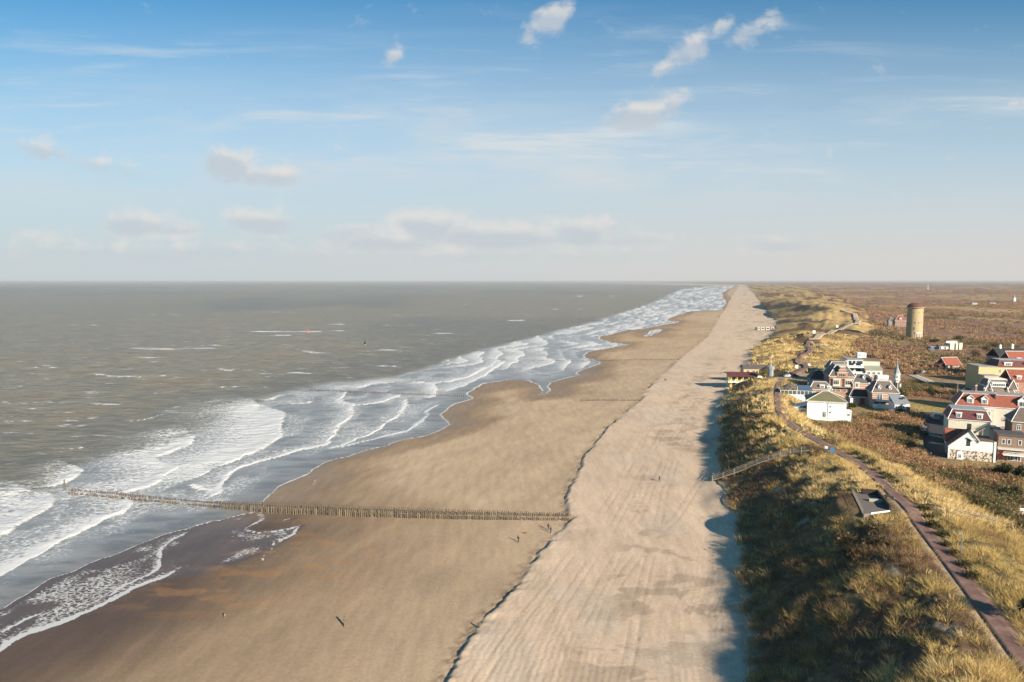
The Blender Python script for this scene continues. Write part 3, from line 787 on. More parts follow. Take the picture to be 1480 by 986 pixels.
def land_colour(X, Y, Z):
    s = X - foot_x(Y); w = dune_w(Y)
    straw, olive, soil = C(.33, .245, .115), C(.21, .165, .068), C(.13, .092, .052)
    c = mix3(np.ones(X.shape + (1,)) * straw, olive, ss(fbm(X / 13, Y / 18, 131, 4), .40, .64))
    c = mix3(c, soil, .75 * ss(fbm(X / 3, Y / 3, 132, 3), .45, .65) * (1 - ss(Y, 300, 500)))
    c = mix3(c, C(.47, .315, .135), ss(Y, 330, 480) * .9)
    fl = (1 - ss(s / np.maximum(w * .6, 6), .5, .85)) * (1 - ss(Y, 280, 340)); c = mix3(c, C(.12, .080, .042), fl * .7)  # flank ground: brown growth, with part of the slope's shade in the colour
    hm = np.where(Y < 330, heath_mask(X, Y), ss(fbm(X / 34, Y / 60, 133, 4) + .10 * ss(s / w, .5, 1), .52, .60))
    c = mix3(c, C(.135, .078, .050), hm * .85)
    # bare steep slip faces of the blown dunes
    g = np.abs(np.gradient(Z, axis=1)) / np.maximum(np.abs(np.gradient(X, axis=1)), 1e-3)
    # sandy edges of the brick path
    p = X - path_x(Y)
    vs = np.exp(-((np.maximum(np.abs(p + .25) - 1.5, 0)) / .75) ** 2) * (Y < PATH_END + 5)
    c = mix3(c, C(.42, .31, .19), vs * .95)
    c = mix3(c, C(.40, .31, .20), np.exp(-(s / 1.5) ** 2))
    bl = ss(fbm(X / 6, Y / 6, 134, 3), .80, .86) * (Y < 330) * (p < -4)
    c = mix3(c, C(.44, .35, .24), bl * .7)
    for (px, py, rx, ry) in ((1157, 458, 15, 90), (1168, 450, 14, 90), (1124, 440, 26, 150)):  # shadowed lee of the far dunes: shade and grey-brown growth coloured in together
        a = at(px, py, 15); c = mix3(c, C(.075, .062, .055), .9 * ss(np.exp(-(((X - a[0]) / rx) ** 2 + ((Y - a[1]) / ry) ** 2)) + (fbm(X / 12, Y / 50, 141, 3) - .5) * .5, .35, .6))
    # inland of the dunes
    k = ss(s / w, .92, 1.12)
    brown, mauve, ol2 = C(.30, .172, .102), C(.27, .150, .112), C(.265, .185, .095)
    b = mix3(np.ones(X.shape + (1,)) * brown, mauve, ss(fbm(X / 130, Y / 260, 135, 4), .42, .62))
    b = mix3(b, ol2, ss(fbm(X / 60, Y / 110, 136, 4) - .16 * ss(Y, 500, 1100), .46, .62) * .9)
    b = mix3(b, C(.40, .29, .155), strips(X, Y) * .8)
    b = mix3(b, C(.10, .078, .045), ss(fbm(X / 60, Y / 170, 138, 4), .64, .74) * .6)
    b = mix3(b, C(.34, .26, .10), ss(fbm(X / 20, Y / 25, 139, 3), .5, .62) * (1 - ss(Y, 300, 430)) * .6)
    c = mix3(c, b, k)
    a = at(1347, 588, 9.5); c = mix3(c, C(.42, .31, .115), np.exp(-(((X - a[0]) / 13) ** 2 + ((Y - a[1]) / 16) ** 2) ** 2) * .9)
    # square at the beach stairs
    for (cx, cy, r0, r1, zz) in LEVEL[:1]:
        c = mix3(c, C(.40, .31, .215), (1 - ss(np.hypot((X - cx) * .8, Y - cy), r0 - 3, r0 + 2)) * .9)
    return c

wr = dune_w(ROWY)
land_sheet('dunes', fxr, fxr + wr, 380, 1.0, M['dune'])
land_sheet('scrubland', fxr + wr, np.maximum(fxr + wr + 60, 1.15 * ROWY + 30), 330, 1.0, M['heath'])

# --- ribbons: brick path, sandy tracks, roads
def ribbon(name, P, width, mat, dz=.05, step=1.0, n_across=5, kind='structure', zfun=None, wvar=0.0):
    P = np.asarray(P, float)
    seg = np.r_[0, np.cumsum(np.hypot(*(np.diff(P[:, :2], axis=0).T)))]
    n = max(4, int(seg[-1] / step)); u = np.linspace(0, seg[-1], n)
    x = np.interp(u, seg, P[:, 0]); y = np.interp(u, seg, P[:, 1])
    dx = np.gradient(x); dy = np.gradient(y); L = np.hypot(dx, dy); nx, ny = -dy / L, dx / L
    wv = width * (1 + wvar * (fbm(u / 6, u * 0, 7, 3) - .5))
    o = np.linspace(-.5, .5, n_across)
    X = x[:, None] + nx[:, None] * wv[:, None] * o; Y = y[:, None] + ny[:, None] * wv[:, None] * o
    Z = terrain_z(X, Y)
    zc = Z.max(1); zc = np.convolve(np.pad(zc, 3, mode='edge'), np.ones(7) / 7, 'valid')
    Zt = np.maximum(Z, zc[:, None] * .6 + Z * .4) + dz
    top = np.stack([X, Y, Zt], -1)
    # skirts give the sheet a real edge
    L_ = top[:, :1].copy(); L_[..., 2] -= .35; R_ = top[:, -1:].copy(); R_[..., 2] -= .35
    G = np.concatenate([L_, top, R_], 1)
    me = np_mesh(name, G.reshape(-1, 3), grid_faces(n, n_across + 2), mat, smooth=False)
    return tag(link(name, me), kind=kind)
ribbon('brick_path', PATH[::1], 2.75, M['pavers'], .06, .6)

TRACKS = []
def track(name, px, width, mat, dz):
    P = [hit(a, b) for a, b in px]; TRACKS.append((smooth_poly(np.array(P)[:, :2], 3), width))
    return ribbon(name, smooth_poly(np.array(P)[:, :2], 5), width, mat, dz, 3.0, 5, wvar=.4)
track('brick_track', [(1146, 541), (1158, 536), (1166, 532), (1161, 526), (1153, 522), (1159, 515.5), (1169, 510), (1170, 505), (1166, 500), (1169, 492)], 3.8, M['pavers'], .45)
track('sandy_track', [(1169, 492), (1182, 488), (1205, 478.6), (1227, 470), (1240, 464), (1236, 457.5), (1228, 453), (1217, 449)], 6.5, M['sand_paving'], .8)
track('sandy_track', [(1172, 494), (1185, 501), (1209, 505)], 2.6, M['sand_paving'], .35)
# ------------------------------------------------------------------ vegetation
HALF = .80
def scatter(n, y0, y1, gen=RNG, bias=1.0):
    """random ground points right of the dune foot, evenly spread over the ground"""
    Y = np.sqrt(gen.uniform(y0 ** 2, y1 ** 2, n)) if bias == 1 else np.exp(gen.uniform(math.log(y0), math.log(y1), n))
    return Y

def blades(cx, cy, cz, h, spread, nb_, width, lean, cols, gen=RNG, jit=.16):
    """tufts of grass: one triangle per blade"""
    n = len(cx)
    B = nb_
    ang = gen.uniform(0, 2 * math.pi, (n, B)); rr = np.sqrt(gen.uniform(0, 1, (n, B))) * spread[:, None]
    bx = cx[:, None] + rr * np.cos(ang) * .75; by = cy[:, None] + rr * np.sin(ang) * .75
    bz = cz[:, None] + np.zeros((n, B)) - .08
    hh = h[:, None] * gen.uniform(.5, 1.05, (n, B)) * (1.1 - .55 * (rr / spread[:, None]) ** 2)
    tx = bx + np.cos(ang) * rr * 1.15 + lean[0] * hh + gen.normal(0, .26, (n, B)) * hh
    ty = by + np.sin(ang) * rr * 1.15 + lean[1] * hh + gen.normal(0, .18, (n, B)) * hh
    tz_ = bz + hh
    wa = gen.uniform(0, math.pi, (n, B)); ww = width[:, None] * gen.uniform(.6, 1.3, (n, B)) * .5
    wx, wy = np.cos(wa) * ww, np.sin(wa) * ww
    V = np.stack([np.stack([bx - wx, by - wy, bz], -1), np.stack([bx + wx, by + wy, bz], -1), np.stack([tx, ty, tz_], -1)], 2).reshape(-1, 3)
    F = np.arange(len(V)).reshape(-1, 3)
    c = cols[:, None, :] * (1 + gen.normal(0, jit, (n, B, 1)))
    c = np.repeat(c[:, :, None, :], 3, 2)
    return V, F, np.clip(c, .01, .9).reshape(-1, 3)

def clumps(cx, cy, cz, r, h, n_tri, size, cols, gen=RNG, jit=.2, up=.35, twig=.0, shell=.55):
    """bushes: little faces spread through a lumpy half-ellipsoid (and upright twigs)"""
    n = len(cx)
    th = gen.uniform(0, 2 * math.pi, (n, n_tri)); cu = gen.uniform(-.25, 1, (n, n_tri)); su = np.sqrt(1 - np.clip(cu, -1, 1) ** 2)
    k = gen.uniform(shell, 1.0, (n, n_tri))
    lob = 1 + .28 * np.sin(th * 3 + gen.uniform(0, 6, (n, 1))) + .18 * np.sin(th * 5 + gen.uniform(0, 6, (n, 1))) * su
    x = cx[:, None] + r[:, None] * k * su * np.cos(th) * lob; y = cy[:, None] + r[:, None] * k * su * np.sin(th) * lob
    z = cz[:, None] + h[:, None] * (.22 + .78 * k * np.maximum(cu, -.1)) * (.85 + .25 * lob)
    sz = size[:, None] * gen.uniform(.5, 1.3, (n, n_tri))
    Ptr = np.stack([x, y, z], -1)
    a = gen.normal(0, 1, (n, n_tri, 3)); a /= np.linalg.norm(a, axis=-1, keepdims=True)
    b = gen.normal(0, 1, (n, n_tri, 3)); b[..., 2] += up; b -= a * (a * b).sum(-1, keepdims=True); b /= np.linalg.norm(b, axis=-1, keepdims=True)
    if twig > 0:
        isw = (gen.uniform(0, 1, (n, n_tri)) < twig)[..., None]
        out = np.stack([np.cos(th) * su * .7, np.sin(th) * su * .7, np.ones_like(th) * 1.1], -1) + gen.normal(0, .35, (n, n_tri, 3))
        out /= np.linalg.norm(out, axis=-1, keepdims=True)
        b = np.where(isw, out * 2.4, b); a = np.where(isw, a * .22, a)
    s = sz[..., None]
    V = np.stack([Ptr - a * s * .5 - b * s * .4, Ptr + a * s * .5 - b * s * .4, Ptr + b * s * .65], 2).reshape(-1, 3)
    F = np.arange(len(V)).reshape(-1, 3)
    c = cols[:, None, :] * (1 + gen.normal(0, jit, (n, n_tri, 1)))
    c = np.repeat(c[:, :, None, :], 3, 2)
    return V, F, np.clip(c, .008, .9).reshape(-1, 3)

def pack(parts):
    V = []; F = []; Cc = []; o = 0
    for v, f, c in parts:
        V.append(v); F.append(f + o); Cc.append(c); o += len(v)
    return np.vstack(V), np.vstack(F), np.vstack(Cc)

def lookup(table, k):
    return np.array(table)[k]

GRASS_C = np.array([(.80, .57, .26), (.74, .52, .215), (.66, .46, .18), (.57, .41, .15), (.46, .335, .12), (.38, .235, .11)])
def tuft_field(y0, y1, per_m2, nb_, h, spread, width):
    area_n = int(per_m2 * (y1 - y0) * 110)
    Y = RNG.uniform(y0, y1, area_n); fx = foot_x(Y)
    s = RNG.uniform(.6, 1, area_n) * 0 + RNG.uniform(0, 110, area_n)
    X = fx + .5 + s
    w = dune_w(Y) * 1.03
    p = X - path_x(Y)
    keep = (s < w) & ((p < -2.2) | (p > 2.0)) | (s < w) & (Y > PATH_END + 10)
    keep &= X < Y * .86 + 12
    for (cx, cy, r0, r1, zz) in LEVEL: keep &= np.hypot((X - cx) * .8, Y - cy) > r0 + 1
    for P in CLEAR: keep &= ~inside(X, Y, P)
    if y1 > 300:
        for P, tw in TRACKS: keep &= seg_dist(X, Y, P)[0] > tw * .5 + 1.6
    hm = heath_mask(X, Y)
    keep &= RNG.uniform(0, 1, area_n) > hm * .80
    bare = ss(fbm(X / 6, Y / 6, 134, 3), .80, .86)
    keep &= RNG.uniform(0, 1, area_n) > bare * .75
    gap = fbm(X / 1.9, Y / 1.9, 141, 2)
    keep &= RNG.uniform(0, 1, area_n) < .10 + 1.1 * ss(gap, .40, .60)
    X, Y, hm, gap = X[keep], Y[keep], hm[keep], gap[keep]
    Z = land_z(X, Y)
    n = len(X)
    tone = 1.6 + (fbm(X / 12, Y / 16, 131, 4) - .5) * 10 + RNG.normal(0, .8, n) + hm * 1.5
    p = X - path_x(Y)
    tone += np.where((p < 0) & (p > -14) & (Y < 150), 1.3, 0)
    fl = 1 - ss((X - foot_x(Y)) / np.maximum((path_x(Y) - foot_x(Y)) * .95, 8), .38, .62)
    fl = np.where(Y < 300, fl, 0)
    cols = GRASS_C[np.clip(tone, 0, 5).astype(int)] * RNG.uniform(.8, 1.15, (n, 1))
    bw = np.array((.33, .215, .098)) * RNG.uniform(.6, 1.2, (n, 1)); kf = (RNG.uniform(0, 1, n) < fl * .85)[:, None]  # flank tufts: browner plants, darkened in colour for the shaded slope
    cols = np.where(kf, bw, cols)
    sz = RNG.uniform(.65, 1.35, n) * (.62 + .85 * ss(gap, .4, .65))
    return blades(X, Y, Z, h * sz, spread * sz, nb_, width * np.ones(n), (.42, .30), cols)

CLEAR = []          # outlines kept free of plants (decks, houses, roads)
def clear_box(cx, cy, w, d, rz, m=.6):
    c, s_ = math.cos(rz), math.sin(rz)
    CLEAR.append(np.array([(cx + x * c - y * s_, cy + x * s_ + y * c) for x, y in ((-w / 2 - m, -m), (w / 2 + m, -m), (w / 2 + m, d + m), (-w / 2 - m, d + m))]))
# ------------------------------------------------------------------ building kit (front wall on y = 0, depth towards +y)
_wcache = {}
def window(parent, x, y, z, w, h, rz=0, nx=2, ny=2, frame='white', glass='glass', single=False, name='window'):
    key = (round(w, 2), round(h, 2), nx, ny, frame, glass, single)
    if key not in _wcache:
        f = MB(); b = .11; d = .09
        f.box(-w / 2, w / 2, -d, .04, h / 2 - b, h / 2); f.box(-w / 2 - .06, w / 2 + .06, -d - .08, .04, -h / 2, -h / 2 + b)
        f.box(-w / 2, -w / 2 + b, -d, .04, -h / 2 + b, h / 2 - b); f.box(w / 2 - b, w / 2, -d, .04, -h / 2 + b, h / 2 - b)
        for k in range(1, nx): f.box(-w / 2 + k * w / nx - .045, -w / 2 + k * w / nx + .045, -d + .02, .03, -h / 2 + b, h / 2 - b)
        for k in range(1, ny): zz = -h / 2 + h * (.35 + .3 * k) if ny == 2 else -h / 2 + h * k / ny; f.box(-w / 2 + b, w / 2 - b, -d + .03, .02, zz - .035, zz + .035)
        g = MB(); g.box(-w / 2 + b * .8, w / 2 - b * .8, -.045, .035, -h / 2 + b * .8, h / 2 - b * .8)
        if single:
            n0 = len(f.f); f.add(g.v, g.f, 1); _wcache[key] = (f.mesh(name, [M[frame], M[glass]]), None)
        else: _wcache[key] = (f.mesh(name, M[frame]), g.mesh('pane', M[glass]))
    fm, gm = _wcache[key]
    o = link(name, fm, parent, (x, y, z), rz)
    if gm: link('pane', gm, o)
    return o

def lines(parent, segs, r, mat, name='roof_trim'):
    mb = MB()
    for a, b in segs: mb.tube(a, b, r, r, 5)
    return mb.build(name, mat, parent)

def hip(parent, x0, x1, y0, y1, z0, z1, ix, iy=None, mat='slate', top=None, trim='white', tr=.11, over=.35, name='roof'):
    x0 -= over; x1 += over; y0 -= over; y1 += over
    if iy is None: iy = (y1 - y0) / 2 - .03
    else: iy += over
    ix += over
    mb = MB(); hi = (x0 + ix, x1 - ix, y0 + iy, y1 - iy)
    mb.box(x0, x1, y0, y1, z0 - .18, z0 - .003, 1)
    mb.frustum((x0 + .02, x1 - .02, y0 + .02, y1 - .02), hi, z0, z1, 0)
    o = mb.build(name, [M[mat], M[trim] if trim else M[mat]], parent)
    if top:
        t_ = MB(); t_.box(hi[0] - .1, hi[1] + .1, hi[2] - .1, hi[3] + .1, z1 - .02, z1 + .16); t_.build('roof_top', M[top], o)
    if trim:
        c = [((x0, y0), (hi[0], hi[2])), ((x1, y0), (hi[1], hi[2])), ((x0, y1), (hi[0], hi[3])), ((x1, y1), (hi[1], hi[3]))]
        tp = [c[0][1], c[1][1], c[3][1], c[2][1]]; sg = [((a[0], a[1], z0), (b[0], b[1], z1)) for a, b in c] + [((*tp[i], z1), (*tp[(i + 1) % 4], z1)) for i in range(4) if abs(tp[i][0] - tp[(i + 1) % 4][0]) + abs(tp[i][1] - tp[(i + 1) % 4][1]) > .01]
        mb = MB()
        for a, b in sg: mb.tube(a, b, tr, tr, 5)
        mb.build('roof_trim', M[trim], o)
    return o

def gable(parent, x0, x1, y0, y1, z0, zr, axis='y', mat='red_tile', over=.35, th=.22, trim='white', name='roof', skew=0.0):
    """two roof slabs with white barge boards; axis = direction of the ridge"""
    mb = MB()
    if axis == 'y':
        m = (x0 + x1) / 2 + skew
        for (a, sgn) in ((x0 - over, 1), (x1 + over, -1)):
            ze = z0 - over * (zr - z0) / abs(m - (x0 if sgn > 0 else x1))
            mb.prism([(a, ze), (m, zr), (m, zr + th), (a, ze + th)], 'y', y0 - over, y1 + over, 0)
            if trim: mb.prism([(a, ze - .12), (m, zr - .12), (m, zr + th + .05), (a, ze + th + .05)], 'y', y0 - over - .12, y0 - over - .003, 1)
        if trim: mb.tube((m, y0 - over, zr + th), (m, y1 + over, zr + th), .12, .12, 6, 1)
    else:
        m = (y0 + y1) / 2 + skew
        for (a, sgn) in ((y0 - over, 1), (y1 + over, -1)):
            ze = z0 - over * (zr - z0) / abs(m - (y0 if sgn > 0 else y1))
            mb.prism([(a, ze), (m, zr), (m, zr + th), (a, ze + th)], 'x', x0 - over, x1 + over, 0)
            if trim:
                mb.prism([(a, ze - .12), (m, zr - .12), (m, zr + th + .05), (a, ze + th + .05)], 'x', x0 - over - .12, x0 - over - .003, 1)
                mb.prism([(a, ze - .12), (m, zr - .12), (m, zr + th + .05), (a, ze + th + .05)], 'x', x1 + over + .003, x1 + over + .12, 1)
        if trim: mb.tube((x0 - over, m, zr + th), (x1 + over, m, zr + th), .12, .12, 6, 1)
    return mb.build(name, [M[mat], M[trim or mat]], parent)

def chimney(parent, x, y, z0, z1, s=.7, mat='brick', cap='white'):
    mb = MB(); mb.box(x - s / 2, x + s / 2, y - s / 2, y + s / 2, z0, z1, 0); mb.box(x - s / 2 - .1, x + s / 2 + .1, y - s / 2 - .1, y + s / 2 + .1, z1 + .003, z1 + .2, 1)
    mb.tube((x, y, z1 + .203), (x, y, z1 + .65), .16, .13, 8, 0)
    return mb.build('chimney', [M[mat], M[cap]], parent)

def dormer(parent, x, y, z, w, h, d, rz=0, kind='flat', wall='white', roof='zinc', nx=2, ww=None, wh=None):
    """y = front of the dormer, z = its foot"""
    mb = MB(); mb.box(-w / 2, w / 2, 0, d, 0, h, 0)
    if kind == 'flat':
        mb.box(-w / 2 - .15, w / 2 + .15, -.2, d, h + .003, h + .16, 1); mb.box(-w / 2 - .18, w / 2 + .18, -.24, -.203, h - .06, h + .2, 0)
    else:
        rise = w * (.95 if kind == 'pointed' else .5)
        mb.prism([(-w / 2, h + .003), (w / 2, h + .003), (0, h + rise)], 'y', 0, d, 0)
        for sg in (-1, 1): mb.prism([(sg * (w / 2 + .18), h - .12), (sg * (w / 2 + .18), h + .06), (0, h + rise + .2), (0, h + rise + .02)], 'y', -.2, d, 1)
        for sg in (-1, 1): mb.prism([(sg * (w / 2 + .2), h - .14), (sg * (w / 2 + .2), h + .09), (0, h + rise + .23), (0, h + rise - .02)], 'y', -.28, -.203, 0)
    o = mb.build('dormer', [M[wall], M[roof]], parent, (x, y, z), rz)
    window(o, 0, -.005, h * .52, ww or w * .72, wh or h * .72, 0, nx, 1, single=True)
    return o

def walls(parent, boxes, mat, name='wall'):
    mb = MB()
    for b in boxes: mb.box(*b)
    return mb.build(name, M[mat], parent)

def row(parent, xs, y, z, w, h, rz=0, **k):
    for x in xs: window(parent, x, y, z, w, h, rz, **k)

def house(name, label, cat, px, py, z=9.5, rz=-15, dist=None, clear=None):
    if dist is None: x, y, _ = at(px, py, z)
    else:
        r = ray(px, 500); x, y = r[0] * dist / r[1], dist
    o = thing(name, label, cat, (x, y, z), R(rz))
    if clear: clear_box(x, y, clear[0], clear[1], R(rz), clear[2] if len(clear) > 2 else 1.5)
    return o

# ---------------- white villa with the olive hipped roof
h = house('white_villa', 'large white rendered villa with an olive hipped roof beside the brick path', 'house', 1194, 606, 10.0, -20, clear=(19, 13, 1))
walls(h, [(-6.5, 6.5, 0, 11.5, -2, 6.5)], 'white')
hip(h, -6.5, 6.5, 0, 11.5, 6.55, 9.5, 5.6, None, 'olive_roof', over=.45)
mb = MB()
mb.box(-6.5, 6.5, -.12, -.003, 6.1, 6.3)
mb.prism([(-6.45, 6.1)] + [q_ for k in range(16) for q_ in ((-6.35 + k * .8, 6.1), (-6.35 + k * .8, 5.9), (-6.15 + k * .8, 5.9), (-6.15 + k * .8, 6.1))] + [(6.45, 6.1), (6.45, 6.28), (-6.45, 6.28)], 'y', -.28, -.115)
mb.build('cornice', M['white'], h)
wing = walls(h, [(-10.6, -6.503, 2.2, 9, -2, 3.3)], 'white', 'side_wing')
mb = MB(); mb.prism([(-10.9, 3.05), (-6.503, 4.45), (-6.503, 4.65), (-10.9, 3.25)], 'y', 1.9, 9.3); mb.build('wing_roof', M['white'], h)
for x in (-9.5, -7.7): window(h, x, 2.197, 2.1, 1.5, 1.1, 0, 3, 1)
walls(h, [(6.503, 8.3, .6, 4.6, -2, 3.0)], 'white', 'porch'); mb = MB(); mb.box(6.503, 8.5, .4, 4.8, 3.003, 3.2); mb.build('porch_roof', M['white'], h)
window(h, 7.4, .597, 2.0, 1.3, .9, 0, 3, 1)
window(h, -.7, -.003, 1.7, 1.2, 2.0, 0, 2, 2); window(h, 1.2, -.003, 4.7, .45, .35, 0, 1, 1, 'dark_frame'); window(h, 1.2, -.003, 2.6, .45, .45, 0, 1, 1, 'dark_frame')
mb = MB(); mb.tube((.4, -.09, 0), (.4, -.09, 6.3), .05, .05, 6); mb.build('drainpipe', M['zinc'], h)
chimney(h, 1.0, 6, 8.0, 10.2, .6, 'white', 'concrete')
for sy in (3.0, 6.5, 9.0): window(h, -6.503, sy, 4.9, 1.0, 1.3, -math.pi / 2, 2, 2)

# ---------------- seaside hotel: red brick main house
RZ = -14
h = house('hotel_brick_house', 'tall red brick hotel house with a steep slate roof and stepped brick gable', 'hotel', 1216, 571, 10, RZ, clear=(11, 14, 1))
walls(h, [(-5.1, 5.1, 0, 13, -1, 8.2)], 'brick')
hip(h, -5.1, 5.1, 0, 13, 8.3, 13.0, 2.9, 3.0, 'slate', 'flat_roof', tr=.16)
mb = MB(); g = [(-2.2, 8.0), (2.2, 8.0), (2.2, 9.6), (1.5, 10.1), (1.5, 11.0), (1.1, 11.4), (1.1, 12.5), (-1.1, 12.5), (-1.1, 11.4), (-1.5, 11.0), (-1.5, 10.1), (-2.2, 9.6)]
mb.prism(g, 'y', -.35, 2.6); gb = mb.build('gable', M['brick'], h)
mb = MB(); mb.box(-1.3, 1.3, -.5, 2.6, 12.503, 12.8); mb.box(-2.35, 2.35, -.45, -.353, 10.0, 10.2); mb.box(-1.7, 1.7, -.45, -.353, 11.2, 11.35); mb.build('coping', M['cream'], gb)
window(gb, 0, -.36, 8.9, 2.9, 1.35, 0, 4, 1, 'cream', single=True); window(gb, 0, -.36, 11.9, 1.3, .75, 0, 2, 1, 'cream', single=True)
for x in (-2.45, 2.45):
    mb = MB(); mb.prism([(-1.75, -.003), (-1.3, -.85), (1.3, -.85), (1.75, -.003)], 'z', 4.2, 7.1); b = mb.build('bay', M['cream'], h, (x, 0, 0))
    mb = MB(); mb.prism([(-1.95, -.003), (-1.4, -1.05), (1.4, -1.05), (1.95, -.003)], 'z', 7.103, 7.3); mb.build('bay_cornice', M['cream'], b); mb = MB(); mb.prism([(-1.9, -.003), (-1.4, -1.0), (1.4, -1.0), (1.9, -.003)], 'z', 3.95, 4.197); mb.build('bay_sill', M['cream'], b)
    window(b, 0, -.86, 5.75, 2.3, 1.9, 0, 3, 2, 'cream', single=True)
for x in (-3.2, -1.2, 1.2, 3.2): window(h, x, -.003, 2.2, 1.5, 1.8, 0, 3, 2, 'cream')
mb = MB(); mb.box(-5.3, 5.3, -1.6, -.003, 3.55, 3.75); mb.build('canopy', M['zinc'], h)
for y in (2.5, 6, 9.5): window(h, -5.103, y, 5.8, 1.2, 1.7, -math.pi / 2, 2, 2, 'cream')
chimney(h, 3.2, 8.5, 12.5, 14.2)

h = house('hotel_link_house', 'middle hotel house with a dark hipped slate roof, skylights and a small pointed dormer', 'hotel', 1248.5, 573, 10, RZ, clear=(9.5, 10, 1))
walls(h, [(-4.6, 4.6, 0, 10, -1, 5.7)], 'brick_band')
hip(h, -4.6, 4.6, 0, 10, 5.8, 9.3, 2.3, 4.2, 'slate', None, tr=.12)
dormer(h, .1, 1.6, 7.3, .9, .9, 1.6, 0, 'pointed', roof='white', nx=1)
for x in (-2.9, 2.6):
    dormer(h, x, -.12, 3.6, 1.7, 2.4, 1.6, 0, 'flat', roof='white', nx=2)
for (x, y) in ((-1.9, 2.6), (2.2, 2.6)):
    mb = MB(); z = 5.8 + (y + .35) / 4.55 * 3.5; mb.add([(x - .45, y - .5, z - .30), (x + .45, y - .5, z - .30), (x + .45, y + .4, z + .40), (x - .45, y + .4, z + .40), (x - .45, y - .55, z - .24), (x + .45, y - .55, z - .24), (x + .45, y + .35, z + .46), (x - .45, y + .35, z + .46)], [(0, 3, 2, 1), (4, 5, 6, 7), (0, 1, 5, 4), (1, 2, 6, 5), (2, 3, 7, 6), (3, 0, 4, 7)])
    mb.build('skylight', M['glass'], h)

h = house('hotel_annex', 'low shaded hotel annex with a black pitched roof, white eaves and a dark red door', 'hotel', 1246, 583, 10, RZ, clear=(10, 7, .5))
walls(h, [(-4.8, 4.8, 0, 6.2, -1.5, 2.6)], 'grey_wall')
hip(h, -4.8, 4.8, 0, 6.2, 2.7, 5.3, 1.7, None, 'black_roof', None, tr=.09)
mb = MB(); mb.box(-.9, .9, -.12, -.003, -.4, 2.1); d_ = mb.build('door', M['dark_red'], h); mb = MB(); mb.box(-.7, -.62, -.2, -.123, .8, 1.0); mb.build('handle', M['steel'], d_)
for x in (-3.3, 2.9): window(h, x, -.003, 1.4, 1.4, 1.1, 0, 2, 1)
walls(h, [(-4.9, -3.9, -1.8, -.003, -1.5, 2.3)], 'white', 'pillar')

h = house('hotel_banded_house', 'pink and cream banded brick hotel house with two white pointed dormers', 'hotel', 1279, 588, 10, RZ, clear=(11, 11, 1))
walls(h, [(-4.8, 4.8, 0, 10, -1.5, 5.6)], 'brick_band')
hip(h, -4.8, 4.8, 0, 10, 5.7, 9.9, 2.5, 4.0, 'slate_brown', None, tr=.13)
for x in (-2.0, 1.9): dormer(h, x, .9, 6.75, .95, 1.0, 2.0, 0, 'pointed', roof='white', nx=1)
for x in (-2.1, 2.0): window(h, x, -.003, 4.0, 2.1, 2.2, 0, 2, 2, 'white', 'blue_glass')
mb = MB(); mb.box(-3.5, 3.6, -1.3, -.003, 2.35, 2.5); mb.box(-3.5, 3.6, -1.3, -1.22, 2.503, 3.1)
for k in range(2): mb.box(-3.5 + k * 7.02, -3.42 + k * 7.02, -1.217, -.003, 2.503, 3.1)
mb.build('balcony', M['white'], h)
mb = MB(); mb.prism([(-4.6, -.003), (-3.9, -1.5), (1.4, -1.5), (2.2, -.003)], 'z', -1.5, 1.1); mb.build('terrace_wall', M['white'], h)
for x in (-3.2, -.6, 2.2): window(h, x, -.003, 1.2, 1.7, 1.4, 0, 3, 1, 'dark_frame')
chimney(h, -3.4, 6.5, 8.3, 11.0)

h = house('hotel_grey_wing', 'grey sheet-roofed hotel wing with white glazed front at the right end of the hotel', 'hotel', 1303.5, 597, 10, RZ, clear=(6, 9, .8))
walls(h, [(-2.6, 2.6, 0, 8, -2.0, 3.4)], 'white')
mb = MB(); mb.prism([(-.25, 3.25), (8.2, 5.7), (8.2, 5.95), (-.25, 3.5)], 'x', -2.85, 1.2); mb.prism([(.4, 3.6), (8.2, 5.2), (8.2, 5.4), (.4, 3.8)], 'x', 1.203, 2.9); mb.build('roof', M['zinc'], h)
walls(h, [(-2.6, 2.6, 8.003, 8.2, 2.5, 5.6)], 'white', 'back_gable')
walls(h, [(1.5, 2.75, -.2, 5, -3.0, 2.6)], 'brick', 'brick_pier')
for x in (-2.0, -1.2, -.4, .4): window(h, x, -.003, 2.3, .72, 1.15, 0, 1, 2, 'white')
mb = MB(); mb.box(.9, 1.7, 3, 4.4, 5.0, 5.5); mb.build('roof_hatch', M['dark_frame'], h)

# ---------------- the slender turret
h = house('hotel_turret', 'slender turret with a white pointed spire rising behind the banded hotel house', 'turret', 1298.5, 560, 10, 0, dist=286)
mb = MB(); mb.lathe([(1.05, -1), (1.0, 8.3)], 8); mb.build('shaft', M['cream'], h)
mb = MB()
for k in range(8):
    a_ = (k + .5) * math.pi / 4
    if k % 2 == 0 or True: mb.box(math.cos(a_) * .93 - .20, math.cos(a_) * .93 + .20, math.sin(a_) * .93 - .2, math.sin(a_) * .93 + .2, 4.4, 7.6)
mb.build('dark_panel', M['dark_frame'], h)
mb = MB(); mb.lathe([(1.0, 8.303), (1.4, 8.6), (1.4, 8.9), (1.15, 9.0), (1.15, 10.9), (1.45, 11.1), (1.4, 11.3)], 8); ln = mb.build('lantern', M['white'], h)
for k in range(8):
    a_ = (k + .5) * math.pi / 4; window(ln, math.cos(a_) * 1.07, math.sin(a_) * 1.07, 10.0, .5, 1.3, a_ + math.pi / 2, 1, 1, single=True)
mb = MB(); mb.lathe([(1.4, 11.303), (1.0, 12.2), (.55, 13.6), (.42, 13.8), (.42, 14.2), (.2, 15.4), (.03, 17.2)], 8); sp_ = mb.build('spire', M['zinc'], h)
